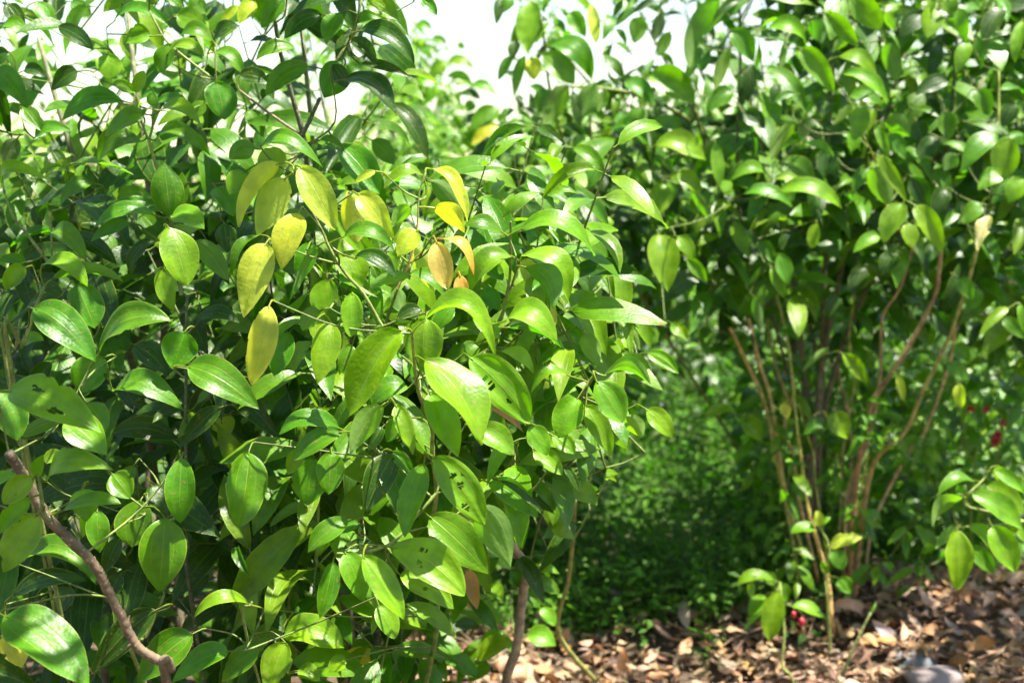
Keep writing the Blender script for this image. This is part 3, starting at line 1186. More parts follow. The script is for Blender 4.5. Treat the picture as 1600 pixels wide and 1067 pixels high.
stem('right', 'B3', [(1390, 90), (1335, 290), (1250, 530), (1130, 780), (1050, 960), (930, 1067), 'C3', (880, 130), (840, 400), (810, 700)], (3.22, 2.82), 40, 24, (0.18, 0.10, 0.06), (0.16, 0.17, 0.05), (0.955, 3.36))
stem('right', 'B3', [(1282, 480), (1262, 620), (1190, 840), (1130, 980), (1060, 1067), 'C3', (900, 330), (860, 600)], (3.3, 3.1), 24, 20, BROWN, (0.28, 0.2, 0.12), (0.98, 3.4))
stem('right', 'B3', [(832, 150), (812, 350), (790, 540), (820, 700), (760, 1067), 'C3', (740, 400)], (3.3, 3.2), 20, 12, BROWN, STEM_G, (0.9, 3.45))
stem('right', 'B3', [(742, 660), (748, 740), (775, 830), (800, 1067), 'C3', (770, 500)], (3.3, 3.2), 20, 18, BROWN, (0.1, 0.06, 0.04), (0.91, 3.42))
stem('right', 'C3', [(735, 0), (745, 110), (775, 230), (760, 560)], 3.25, 18, 12, STEM_G, STEM_G, (0.9, 3.4))
stem('right', 'C3', [(880, 0), (850, 150), (800, 420)], 3.25, 16, 14, (0.2, 0.2, 0.05), (0.2, 0.2, 0.05), (0.92, 3.4))
stem('right', 'C3', [(1015, 560), (1000, 720), (980, 800)], 3.2, 20, 16, (0.2, 0.1, 0.06), (0.24, 0.12, 0.07), (1.02, 3.36))
stem('right', 'C3', [(965, 600), (970, 760)], 3.2, 13, 12, STEM_G, STEM_G, (0.99, 3.36))


def px_shrub(x, y, d):
    if d < 2.3:
        return 'left' if x < 330 + 40 * math.sin(y / 60) else 'mid'
    if d > 4.2:
        return 'far'
    if x > 1060:
        return 'right'
    if d < 2.9 and x > 980:
        return 'right'
    if x > 770 and y < 200:
        return 'top'
    return 'hedge' if (d > 3.05 or x < 860) else 'top'


def hero(crop, line, key=None, dz=0.0):
    tk = line.split()
    bx, by, tx, ty, wpx = map(float, tk[:5])
    cc, d = tk[5], float(tk[6]) / 100 + dz
    op = {'a': None, 'f': None, 'r': None, 'R': 0, 'H': 0}
    for q in tk[7:]:
        op[q[0]] = float(q[1:])
    b2, t2 = cx(crop, bx, by), cx(crop, tx, ty)
    under = cc.endswith('u') and len(cc) > 1
    L2 = math.hypot(b2[0] - t2[0], b2[1] - t2[1])
    sidew = abs(b2[0] - t2[0]) > 1.1 * abs(b2[1] - t2[1])
    scale = d / FPX
    dd = -0.12 * L2 * scale * rng.uniform(0.0, 2.2)
    if under:
        dd = -dd * 0.6
    B, T = P(*b2, d), P(*t2, d + dd)
    c = unit(T - B)
    v = unit(CAM - (B + T) / 2)
    v = unit(v - c * (v @ c))
    q = np.cross(c, v)
    up = q @ UV
    if abs(up) > 0.25:
        q = q * math.copysign(1, up)
    else:
        q = q * rng.choice((-1, 1))
    roll = op['r'] if op['r'] is not None else (38 + rng.uniform(-6, 8) if op['a'] is not None else (rng.uniform(12, 30) if sidew else rng.uniform(2, 22)))
    rr = R(roll)
    N = math.cos(rr) * v * (-1 if under else 1) + math.sin(rr) * q
    if op['a'] is not None:
        arch = op['a'] / 100 / max(math.sin(rr), 0.4)
    else:
        arch = rng.uniform(0.03, 0.10)
    fold = op['f'] if op['f'] is not None else rng.uniform(6, 22)
    W = wpx * KS * scale / max(math.cos(rr), 0.7) / math.cos(R(fold)) * 0.93
    L3 = np.linalg.norm(T - B)
    W = min(W, L3 * 0.72 + 0.01)
    near = d < 1.9
    nu, nv = (8, 14) if near else (6, 10)
    holes = []
    if near and not op['R'] and cc[0] != 'w' and rng.random() < 0.14:
        op['R'] = rng.uniform(8, 20)
    if op['H'] or op['R']:
        nu, nv = 30, 44
    for i in range(int(op['H'])):
        ht = rng.uniform(0.3, 0.8)
        holes.append((rng.uniform(-0.6, 0.6), ht, rng.uniform(0.04, 0.24), rng.uniform(0.012, 0.06)))
        hh = holes[-1]
        if rng.random() < 0.6:
            holes.append((hh[0] + rng.uniform(-.2, .2), hh[1] + rng.uniform(-.07, .07), hh[2] * 0.6, hh[3] * 0.6))
    col = jcol(PAL[cc[0]], rng, 0.12) * (1.15 if cc[0] in 'gl' else 1.0)  # front green leaves lightened, brighter light put into their colour
    key = key or px_shrub((b2[0] + t2[0]) / 2, (b2[1] + t2[1]) / 2, d)
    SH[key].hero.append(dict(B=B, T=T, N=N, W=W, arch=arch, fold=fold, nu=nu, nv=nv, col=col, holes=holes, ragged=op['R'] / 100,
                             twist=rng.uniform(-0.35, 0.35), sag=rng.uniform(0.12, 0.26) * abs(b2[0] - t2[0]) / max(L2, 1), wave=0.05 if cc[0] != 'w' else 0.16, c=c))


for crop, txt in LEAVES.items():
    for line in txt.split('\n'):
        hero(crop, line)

# finish the hero leaves: stalks run to the nearest twig
for key, s in SH.items():
    for h in s.hero:
        nd = np.asarray(s.nodes)
        dist = np.linalg.norm(nd - h['B'], axis=1)
        L3 = np.linalg.norm(h['T'] - h['B'])
        i = int(np.argmin(dist))
        if dist[i] < 0.045:
            pet = nd[i]
        else:
            pet = h['B'] - h['c'] * 0.018 + np.array([0, 0.012, -0.012]) + nrg.normal(0, 0.003, 3)
            s.twig(pet)
        dat = leaf(h['B'], h['T'], h['N'], h['W'], h['arch'], h['fold'], h['twist'], h['nu'], h['nv'], h['col'], rng, pet, h['holes'], h['ragged'], h['wave'], sag=h['sag'])
        s.leaves.append(dat)

# ------------------------------------------------------------------ filling shoots
SKY = [[(637, 0), (640, 35), (675, 40), (700, 68), (738, 105), (775, 150), (745, 170), (800, 172), (803, 150), (780, 128), (800, 100), (806, 50), (768, 35), (766, 0)],
       [(365, 45), (400, 40), (405, 70), (398, 110), (372, 116)], [(480, 165), (530, 130), (560, 140), (545, 190), (500, 205)], [(430, 225), (462, 225), (462, 255), (440, 262)],
       [(140, 40), (175, 45), (165, 65), (145, 60)], [(345, 5), (375, 5), (372, 22), (350, 20)],
       [(1062, 20), (1090, 20), (1080, 100), (1062, 130)], [(1195, 90), (1222, 95), (1222, 150), (1200, 170)], [(900, 60), (925, 50), (930, 90), (905, 110)],
       [(985, 15), (1000, 10), (1040, 60), (1000, 100)], [(1130, 130), (1148, 120), (1150, 160), (1132, 170)], [(560, 215), (620, 225), (600, 262), (565, 262)],
       [(870, 95), (900, 90), (900, 125), (880, 135)], [(1160, 0), (1200, 0), (1200, 30), (1165, 25)]]
GAP = [[(1045, 430), (1140, 470), (1165, 600), (1165, 900), (1190, 1000), (880, 985), (900, 800), (960, 760), (1000, 690), (1050, 650)],
       [(1150, 500), (1500, 480), (1600, 700), (1600, 930), (1350, 1000), (1180, 950)]]


def inside(x, y, poly):
    c, j = False, len(poly) - 1
    for i in range(len(poly)):
        (xi, yi), (xj, yj) = poly[i], poly[j]
        if (yi > y) != (yj > y) and x < (xj - xi) * (y - yi) / (yj - yi) + xi:
            c = not c
        j = i
    return c


def mask(polys):
    m = np.zeros((300, 440), bool)
    for q in polys:
        a = np.array(q)
        for yy in range(max(int(a[:, 1].min() / 4), 0), int(a[:, 1].max() / 4) + 1):
            for xx in range(max(int(a[:, 0].min() / 4), 0), int(a[:, 0].max() / 4) + 1):
                m[min(yy, 299), min(xx, 439)] |= inside(xx * 4 + 2, yy * 4 + 2, q)
    return m


SKYM, GAPM = mask(SKY), mask(GAP)
_m = SKYM.copy()
for dy in (-2, -1, 0, 1, 2):
    for dx in (-2, -1, 0, 1, 2):
        if dx * dx + dy * dy < 7:
            _m |= np.roll(np.roll(SKYM, dy, 0), dx, 1)
SKYM = _m


def hit(m, p):
    qx, qy, qz = float(p[0]), float(p[1]), float(p[2]) - CAMZ
    d = qy * cp - qz * sp
    if d < 0.1:
        return False
    x, y = 800 + qx / d * FPX, 533.5 - (qy * sp + qz * cp) / d * FPX
    return 0 <= x < 1760 and 0 <= y < 1200 and bool(m[int(y / 4), int(x / 4)])


def in_sky(p):
    return hit(SKYM, p)


def in_gap(p):
    return hit(GAPM, p)


def shoot(s, p, size, r, pal, pairs=(3, 5), skyp=0.97, gapp=1.0, nu=4, nv=6):
    ax = unit(np.array([r.uniform(-.5, .5), r.uniform(-.8, .2), r.uniform(.35, 1)]))
    k = r.randint(*pairs)
    ln = size * r.uniform(0.28, 0.42) * k
    base = p - ax * ln * 0.5
    s1 = unit(np.cross(ax, [0.2, 1, 0.1])); s2 = np.cross(ax, s1)
    made = []
    ph = r.random() * 6.3
    for i in range(k + 1):
        q = base + ax * ln * (i / k) ** 0.9
        for sgn in (0, math.pi):
            if r.random() < 0.06:
                continue
            an = ph + i * 1.57 + sgn + r.uniform(-.35, .35)
            e = s1 * math.cos(an) + s2 * math.sin(an)
            e = unit(e + np.array([0, -0.25, 0]))
            L = size * r.uniform(0.6, 1.18) * (0.6 if i == k else 1)
            dirn = unit(e * 0.85 + ax * (0.2 if i < k else 0.7) + np.array([0, 0, -r.uniform(0.3, 1.3)]))
            b = q + e * L * 0.13
            t = b + dirn * L
            mid = (b + t) / 2
            if (in_sky(mid) or in_sky(t)) and r.random() < skyp:
                continue
            if gapp and (in_gap(mid) or in_gap(t)) and r.random() < gapp:
                continue
            n = np.array([r.uniform(-.35, .35), -0.62 + r.uniform(-.35, .25), 0.7])
            if i == k and r.random() < 0.5:
                cname = 'l'
            else:
                cname = r.choice(pal)
            made.append((b, t, n, L * r.uniform(0.29, 0.41), q, jcol(PAL[cname], r)))
    if len(made) < 4:
        return
    s.twig(base)
    pa = np.array([base, base + ax * ln * 0.5, base + ax * ln])
    s.tw.add(*tube(pa, np.array([0.0016, 0.0013, 0.0009]) * size / 0.1, 4, (0.10, 0.14, 0.02), False))
    s.nodes += list(pa)
    for (b, t, n, W, q, col) in made:
        s.pend.append((b, t, n, W, r.uniform(0.06, 0.2), r.gauss(14, 16), r.gauss(0, .45), q, col))


# key, x0 x1 y0 y1 (photo px), d0 d1, count, leaf length, palette (inner shade painted as darker leaves), gap rejection, sky rejection
FILL = [
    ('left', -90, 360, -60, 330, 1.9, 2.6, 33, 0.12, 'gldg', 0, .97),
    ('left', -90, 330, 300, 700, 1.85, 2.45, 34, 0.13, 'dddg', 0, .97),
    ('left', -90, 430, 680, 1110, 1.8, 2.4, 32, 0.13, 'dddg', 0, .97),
    ('mid', 330, 600, -80, 200, 1.9, 2.5, 10, 0.125, 'gddd', 0, .99),
    ('mid', 340, 900, 260, 560, 1.8, 2.4, 34, 0.12, 'gldd', 1, .97),
    ('mid', 380, 950, 540, 800, 1.75, 2.3, 32, 0.12, 'gldd', 1, .97),
    ('mid', 400, 720, 780, 1000, 2.1, 2.6, 24, 0.10, 'ggdd', 1, .97),
    ('mid', 480, 960, 330, 780, 1.64, 1.9, 26, 0.125, 'llgl', 1, .97),
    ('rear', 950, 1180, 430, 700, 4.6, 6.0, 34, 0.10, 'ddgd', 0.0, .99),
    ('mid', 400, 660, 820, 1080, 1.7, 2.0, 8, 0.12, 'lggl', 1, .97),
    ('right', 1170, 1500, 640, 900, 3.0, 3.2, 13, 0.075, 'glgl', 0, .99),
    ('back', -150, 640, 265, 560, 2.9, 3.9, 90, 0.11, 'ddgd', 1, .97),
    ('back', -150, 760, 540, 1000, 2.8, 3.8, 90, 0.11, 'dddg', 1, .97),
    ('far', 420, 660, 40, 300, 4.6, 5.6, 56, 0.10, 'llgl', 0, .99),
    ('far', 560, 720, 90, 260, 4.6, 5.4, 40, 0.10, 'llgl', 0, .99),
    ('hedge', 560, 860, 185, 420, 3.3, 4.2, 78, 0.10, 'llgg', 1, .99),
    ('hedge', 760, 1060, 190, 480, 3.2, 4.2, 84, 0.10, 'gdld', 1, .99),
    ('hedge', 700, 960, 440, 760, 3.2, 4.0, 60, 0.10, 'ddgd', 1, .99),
    ('top', 790, 1090, -60, 220, 3.0, 3.7, 32, 0.10, 'glgd', 1, .99),
    ('right', 1150, 1650, -80, 260, 2.95, 3.6, 64, 0.145, 'glgd', 1, .99),
    ('right', 1060, 1650, 220, 470, 2.95, 3.6, 66, 0.14, 'dglg', 0.3, .99),
    ('right', 1150, 1620, 440, 640, 3.3, 3.9, 40, 0.10, 'dglg', 0.3, .99),
    ('right', 1170, 1600, 590, 860, 3.35, 4.0, 100, 0.09, 'glgl', 0, .99),
    ('right', 1130, 1520, 800, 960, 3.35, 3.7, 30, 0.075, 'glgd', 0, .99),
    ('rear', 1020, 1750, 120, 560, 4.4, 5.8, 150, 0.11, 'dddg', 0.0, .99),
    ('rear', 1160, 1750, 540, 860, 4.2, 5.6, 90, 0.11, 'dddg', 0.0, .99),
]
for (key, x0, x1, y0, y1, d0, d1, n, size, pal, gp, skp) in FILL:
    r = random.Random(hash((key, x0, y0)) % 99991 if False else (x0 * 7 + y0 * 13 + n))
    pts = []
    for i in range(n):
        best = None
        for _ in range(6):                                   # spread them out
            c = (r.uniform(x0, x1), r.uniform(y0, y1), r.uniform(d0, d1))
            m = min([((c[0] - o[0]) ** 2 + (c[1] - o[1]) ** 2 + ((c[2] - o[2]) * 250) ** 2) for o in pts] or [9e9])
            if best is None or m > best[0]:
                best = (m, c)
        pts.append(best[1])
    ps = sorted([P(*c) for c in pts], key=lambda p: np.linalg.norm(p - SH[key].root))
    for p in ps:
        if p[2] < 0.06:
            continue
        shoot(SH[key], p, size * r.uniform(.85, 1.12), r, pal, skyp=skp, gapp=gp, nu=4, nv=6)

# crown shoots added out of view above the frame, to cast shade
r = random.Random(5)
for key, n, (xa, xb), (ya, yb), (za, zb) in (('left', 85, (-0.70, -0.09), (1.0, 1.75), (1.66, 2.2)), ('right', 110, (0.5, 1.6), (3.05, 4.2), (1.75, 2.3))):
    for i in range(n):
        shoot(SH[key], np.array([r.uniform(xa, xb), r.uniform(ya, yb), r.uniform(za, zb)]), 0.115, r, 'gdgl', gapp=0)


def flush(s):
    if s.pend:
        z = list(zip(*s.pend))
        s.leaves += leaf_batch(*[np.array(a, float) for a in z], nrg)
        s.pend = []


for s in SH.values():
    flush(s)

# main stems for the shrubs that have none yet
for key, tops in {'back': [(60, 300), (250, 200), (420, 330), (150, 600), (560, 650), (350, 520)], 'far': [(500, 110), (600, 120), (680, 170)],
                  'hedge': [(620, 300), (720, 260), (830, 270), (940, 280), (820, 520)], 'top': [(860, 60), (1000, 20), (1080, 80)],
                  'rear': [(1100, 300), (1250, 250), (1400, 200), (1550, 250), (1300, 560), (1500, 600)],
                  'left': [(60, 60), (200, 20), (300, 160), (90, 330)], 'mid': [(470, 30), (560, 330), (700, 420), (820, 420)],
                  'right': [(1150, 60), (1300, 60), (1430, 30), (1540, 120)]}.items():
    s = SH[key]
    dep = {'back': 3.3, 'far': 5.1, 'hedge': 3.7, 'top': 3.5, 'rear': 5.0, 'left': 2.15, 'mid': 2.1, 'right': 3.2}[key]
    for (x, y) in tops:
        t = P(x, y, dep)
        g = s.root + np.array([rng.uniform(-.12, .12), rng.uniform(-.1, .1), 0])
        m = g + (t - g) * 0.45 + np.array([(g[0] - t[0]) * 0.25, 0, 0.05])
        s.stem([g, m, t], 0.011, 0.004, 'stem', (0.13, 0.09, 0.06), (0.1, 0.11, 0.04), True, 6)

# which leaves show largest: a coarse depth picture
items = []
for key, s in SH.items():
    for i, dat in enumerate(s.leaves):
        nb = dat[0]
        items.append((float((nb.mean(0) - CAM) @ FV), key, i))
items.sort(key=lambda a: -a[0])
BW, BH = 480, 320
buf = np.full((BH, BW), -1, np.int32)
for n, (d, key, i) in enumerate(items):
    v, f = SH[key].leaves[i][:2]
    q = v[f]
    pts = np.concatenate([q.mean(1), v, (q[:, 0] + q[:, 1]) / 2, (q[:, 1] + q[:, 2]) / 2, q[:, 0] * .6 + q[:, 2] * .4, q[:, 1] * .6 + q[:, 3] * .4])
    x, y, _ = proj(pts)
    xi, yi = (x * BW / 1600).astype(int), (y * BH / 1067).astype(int)
    ok = (xi >= 0) & (xi < BW) & (yi >= 0) & (yi < BH)
    buf[yi[ok], xi[ok]] = n
cnt = np.bincount(buf[buf >= 0], minlength=len(items))
vis = {}
for n, (d, key, i) in enumerate(items):
    vis.setdefault(key, []).append((int(cnt[n]), i))
for key, s in SH.items():
    order = sorted(vis[key], reverse=True)
    single = set(i for c, i in order[:298] if c >= 3)
    rest = Acc()
    for i, dat in enumerate(s.leaves):
        if i in single:
            mk('leaf', *dat, M_LEAF, s.e, True, dat[0][0])
        else:
            rest.take(dat)
    if rest.n:
        tag(rest.build('foliage', M_LEAF, s.e), None, None, None, 'stuff')
    if s.tw.n:
        tag(s.tw.build('twigs', M_BARK, s.e), None, None, None, 'stuff')


# ------------------------------------------------------------------ small plants
def plant(name, label, root_px, d, cat='seedling', group='small plants rising from the litter'):
    g = P(*root_px, d)
    s = Shrub(name, np.array([g[0], g[1], float(gz(g[0], g[1])) - 0.01]), label, cat, group)
    s.hero = []
    return s


def finish(s, lines, crop, dz=0.0):
    SH['_'] = s
    for ln in lines.split('\n'):
        hero(crop, ln, '_', dz)
    for h in s.hero:
        nd = np.asarray(s.nodes)
        pet = nd[int(np.argmin(np.linalg.norm(nd - h['B'], axis=1)))]
        if np.linalg.norm(pet - h['B']) > 0.06:
            pet = h['B'] - h['c'] * 0.015
            s.twig(pet)
        dat = leaf(h['B'], h['T'], h['N'], h['W'], h['arch'], h['fold'], h['twist'], h['nu'], h['nv'], h['col'], rng, pet, h['holes'], h['ragged'], h['wave'], sag=h['sag'])
        mk('leaf', *dat, M_LEAF, s.e, True, dat[0][0])
    if s.tw.n:
        tag(s.tw.build('twigs', M_BARK, s.e), None, None, None, 'stuff')
    del SH['_']


def pstem(s, crop, pts, d, w0, w1, c=(0.2, 0.25, 0.05)):
    pp = [s.root] + [P(*cx(crop, *p), d) for p in pts]
    k = KS / 2 / FPX * d
    s.stem(pp, w0 * k, w1 * k, 'stem', c, c, True, 6)


def fruit(s, p, r, elong=1.5):
    f, u, t = grid(10, 8)
    th, ph = u * math.pi, t * math.pi
    v = np.stack([r * np.sin(ph) * np.cos(th), r * np.sin(ph) * np.sin(th), -r * elong * np.cos(ph) * (1 + 0.1 * np.cos(ph))], 1) + p
    mk('fruit', v, f, np.stack([u, t], 1), np.full((len(v), 3), .3), M_RED, s.e, True, p)


s = plant('seedling', 'pale green seedling with a bright folded leaf and red fruit, on the sunlit litter', (1242, 1075), 2.82)
pstem(s, 'C3', [(525, 1040), (480, 980), (490, 830), (470, 600)], 2.8, 16, 9)
finish(s, """462 638 420 868 112 l 276 f22
440 590 268 612 54 l 280 a8
402 658 328 764 74 l 282
392 728 298 834 34 lu 282
524 710 688 772 58 l 280 a6
336 598 336 674 42 lu 284
470 600 500 690 70 g 284
450 610 380 560 60 g 286""", 'C3')
for (x, y, k) in ((570, 782, 1.0), (533, 748, 0.8)):
    q = P(*cx('C3', x, y), 2.84)
    fruit(s, q, 0.0078 * k)
    st = np.array([P(*cx('C3', 505, 700), 2.82), P(*cx('C3', x - 8, y - 50), 2.83), q + np.array([0, 0, 0.008])])
    mk('fruit_stalk', *tube(smooth_path(st, 3), 0.001, 4, STEM_G), M_BARK, s.e)

s = plant('seedling', 'bright yellow-green seedling with a bitten leaf beside the orange-brown stem', (1300, 1010), 2.98)
pstem(s, 'C3', [(690, 700), (680, 560), (700, 440), (650, 340)], 2.92, 14, 8)
finish(s, """636 356 520 372 58 l 290 a6
652 340 640 268 54 y 290
654 340 708 300 30 l 292
700 442 854 392 66 y 288 R26
722 448 760 542 84 g 292
742 580 796 654 84 g 290 R20
690 560 660 500 40 l 292""", 'C3')

s = plant('seedling', 'small dark seedling with three leaves in front of the shaded weeds', (1050, 1000), 3.5)
pstem(s, 'C2', [(1520, 800), (1510, 700), (1480, 625)], 3.5, 10, 6)
finish(s, """1470 620 1376 674 52 g 348 a8
1480 622 1500 560 30 l 350
1490 640 1560 650 34 g 350 a8
1500 690 1570 720 40 g 352""", 'C2')

s = plant('seedling', 'little drooping green sprout at the edge of the sunlit litter', (1112, 1030), 3.15)
pstem(s, 'C3', [(150, 900), (150, 810)], 3.1, 9, 6)
finish(s, """152 812 178 936 36 l 310
148 812 112 880 34 l 312
150 830 60 770 30 l 314
150 850 230 950 30 g 312
150 880 290 960 34 g 312""", 'C3')

s = plant('green_shoot', 'bare curved green shoot rising out of the litter beside the stones', (1308, 1085), 2.82, 'shoot')
pstem(s, 'C3', [(755, 1040), (800, 930), (845, 830), (890, 740)], 2.86, 18, 10, (0.17, 0.2, 0.05))
fo = mk('bud', *leaf(P(*cx('C3', 888, 742), 2.86), P(*cx('C3', 915, 690), 2.87), -FV, 0.008, col=PAL['l'], pet=None), M_LEAF, s.e)

g0 = P(1790, 1060, 2.5)
s = Shrub('leafy_branch', np.array([1.32, 2.45, float(gz(1.32, 2.45)) - 0.02]), 'glossy leaf spray reaching in over the shaded litter from the right edge, plus an unseen crown added for shade', 'branch')
s.hero = []
r = random.Random(15)  # unseen stems and crown added off-frame to shade the ground at right
s.stem([s.root, np.array([1.75, 2.2, 1.1]), np.array([2.0, 2.0, 2.0])], 0.014, 0.006, 'stem', BROWN, STEM_G, True, 6)
s.stem([s.root, np.array([1.65, 1.9, 1.0]), np.array([2.2, 1.7, 1.9])], 0.012, 0.006, 'stem', BROWN, STEM_G, True, 6)
for i in range(150):
    shoot(s, np.array([r.uniform(1.58, 2.75), r.uniform(2.25, 3.35), r.uniform(1.75, 2.5)]), 0.115, r, 'gdgl', gapp=0)
flush(s)
shade_crown = Acc()
for dat in s.leaves:
    shade_crown.take(dat)
tag(shade_crown.build('foliage', M_LEAF, s.e), None, None, None, 'stuff')
s.stem([s.root, P(1700, 900, 2.45), P(1640, 830, 2.4), P(*cx('C3', 1600, 318), 2.38), P(*cx('C3', 1480, 335), 2.36), P(*cx('C3', 1305, 345), 2.34)], 0.006, 0.002, 'stem', STEM_G, (0.2, 0.24, 0.05), True, 6)
s.stem([P(1650, 850, 2.42), P(*cx('C3', 1560, 300), 2.4), P(*cx('C3', 1325, 240), 2.36), P(*cx('C3', 1425, 110), 2.36)], 0.004, 0.002, 'stem', STEM_G, (0.2, 0.24, 0.05), True, 6)
finish(s, """1350 188 1592 352 112 l 232 f18
1460 84 1604 194 66 l 234
1322 208 1178 344 74 lu 234 a12
1370 130 1206 194 64 g 238 a10
1340 344 1492 484 74 l 232 a8
1450 338 1562 556 134 l 228 f20
1290 356 1290 634 135 l 226 f18 R16
1350 430 1462 564 84 g 236
1290 340 1188 446 54 lu 236
1480 60 1492 144 64 lu 238
1422 158 1606 284 120 l 236
1570 350 1640 430 60 l 236
1310 190 1290 150 60 g 240
1590 120 1680 220 80 g 238
1500 300 1560 240 60 g 240""", 'C3')

s = plant('flowering_plant', 'dark weedy plant dotted with small red flowers at the right edge', (1530, 840), 3.3, 'plant', None)
for i, (tx, ty) in enumerate(((1516, 640), (1541, 640), (1568, 660), (1553, 690), (1558, 680))):
    tp = P(tx, ty, 3.18 + 0.03 * i)
    s.stem([s.root, (s.root + tp) / 2 + np.array([0.03 * (i - 2), 0, 0.02]), tp], 0.003, 0.0012, 'stem', STEM_G, STEM_G, True, 5)
    a = Acc()
    for k in range(6 if i > 2 else 4):
        an = k * 1.05 + i
        e = unit(np.array([math.cos(an), -0.35, math.sin(an)]))
        a.take(leaf(tp, tp + e * (0.019 if i > 2 else 0.014), -FV, 0.012, 0.15, 10, 0, 3, 4, (0.20, 0.012, 0.02), rng))
    mk('flower', *a.data(), M_WEED, s.e, True, tp)
r = random.Random(4)
for i in range(18):
    shoot(s, s.root + np.array([r.uniform(-.2, .3), r.uniform(-.05, .3), r.uniform(.08, .40)]), 0.045, r, 'gdg', gapp=0)
flush(s)
for dat in s.leaves[:290]:
    mk('leaf', *dat, M_LEAF, s.e, True, dat[0][0])
tag(s.tw.build('twigs', M_BARK, s.e), None, None, None, 'stuff')

# ------------------------------------------------------------------ litter
DEAD = [(0.29, 0.225, 0.125), (0.235, 0.175, 0.095), (0.29, 0.205, 0.085), (0.18, 0.132, 0.078), (0.075, 0.053, 0.032), (0.12, 0.086, 0.052), (0.36, 0.285, 0.175), (0.17, 0.15, 0.115), (0.04, 0.028, 0.018), (0.055, 0.038, 0.024)]
r = random.Random(21)
prm = []
for i in range(3600):
    q = G(r.uniform(560, 1680), r.uniform(930, 1120) if i % 4 else r.uniform(955, 1020))
    if q[1] > 3.10 + 0.55 * min(max((q[0] - 0.72) / 0.55, 0), 1) + r.gauss(0, .04):
        continue
    q = q + np.array([0, r.uniform(-.05, .05), 0])
    L = 0.013 + 0.066 * r.random() ** 2.0
    an = r.uniform(0, 6.3)
    e = np.array([math.cos(an), math.sin(an), r.gauss(0, 0.32)])
    z = float(gz(q[0], q[1])) + 0.008 + r.random() ** 2 * 0.045 + abs(e[2]) * L * 0.5
    q = np.array([q[0], q[1], z])
    e = unit(e) * L
    flat = r.gauss(0, 0.5)
    n = np.array([flat, r.gauss(-.2, 0.4), 1.0 if r.random() < .6 else -1.0])
    prm.append((q - e / 2, q + e / 2, n, L * r.uniform(.36, .62), r.uniform(-.2, .28), r.uniform(-35, 55), r.uniform(-1.4, 1.4), q - e * 0.62, jcol(DEAD[min(int(r.expovariate(.27)), 9)], r, .2)))
z = list(zip(*prm))
dl = leaf_batch(*[np.array(a, float) for a in z], nrg)
lit = empty('leaf_litter', (0.7, 3.2, 0), 'layer of curled tan and brown dead leaves covering the ground', 'leaf litter')


def px_size(dat):
    x, y, d = proj(dat[0].mean(0))
    xs, ys, _ = proj(dat[0])
    return (xs.max() - xs.min()) * (ys.max() - ys.min()) * (0 <= x < 1600) * (y < 1067) * (0.4 + dat[0][:, 2].mean() * 12)


order = sorted(range(len(dl)), key=lambda i: -px_size(dl[i]))
rest = Acc()
for k, i in enumerate(order):
    if k < 296:
        mk('dead_leaf', *dl[i], M_DEAD, lit, True, dl[i][0][0])
    else:
        rest.take(dl[i])
tag(rest.build('dead_leaves', M_DEAD, lit), None, None, None, 'stuff')
tw = Acc()
for i in range(260):
    q = G(r.uniform(700, 1650), r.uniform(950, 1100))
    if q[1] > 3.9:
        continue
    an, ln = r.uniform(0, 6.3), r.uniform(.04, .16)
    q[2] = float(gz(q[0], q[1])) + r.uniform(.015, .055)
    e = np.array([math.cos(an), math.sin(an), r.gauss(0, .22)]) * ln
    tw.add(*tube(smooth_path([q - e / 2, q + nrg.normal(0, .012, 3), q + e / 2], 3), r.uniform(.0008, .002), 4, jcol((0.28, 0.17, 0.09), r), False))
tag(tw.build('dry_twigs', M_BARK, lit), None, None, None, 'stuff')

# single dead leaves that stand out
for (a, b, wd, col, d, label, f) in (
        ((915, 1000), (901, 960), 13, (0.45, 0.29, 0.21), 3.3, 'pinkish dead leaf standing on end beside the thin green stem', 20),
        ((975, 1075), (972, 1010), 24, (0.52, 0.31, 0.13), 3.0, 'long orange-tan dead leaf lying tip up in the sunlit litter', 24),
        ((800, 1062), (832, 1036), 34, (0.60, 0.42, 0.24), 2.75, 'pale round dead leaf beside the foot of the brown trunk', -24),
        ((782, 1050), (790, 1022), 24, (0.52, 0.36, 0.22), 2.78, 'tan dead leaf propped behind the foot of the brown trunk', 12),
        ((1408, 1012), (1362, 968), 22, (0.30, 0.31, 0.31), 2.98, 'grey-blue dead leaf slanting down to the stones', 18),
        ((1605, 985), (1530, 920), 14, (0.45, 0.36, 0.26), 3.1, 'narrow pale dead leaf lying in the shade below the leaf spray', 20),
        ((735, 905), (738, 952), 26, (0.28, 0.17, 0.07), 2.2, 'orange-brown dead leaf hanging below the middle shrub', 14)):
    B, T = P(*a, d), P(*b, d + 0.01)
    dat = leaf(B, T, -FV + np.array([rng.uniform(-.3, .3), 0, .4]), wd / FPX * d, 0.08, f, 0.3, 6, 10, col, rng, B - (T - B) * 0.2, wave=0.1)
    o = mk('fallen_leaf', *dat, M_DEAD, None, True, dat[0][0])
    tag(o, label, 'dead leaf', 'dead leaves that stand out from the litter')


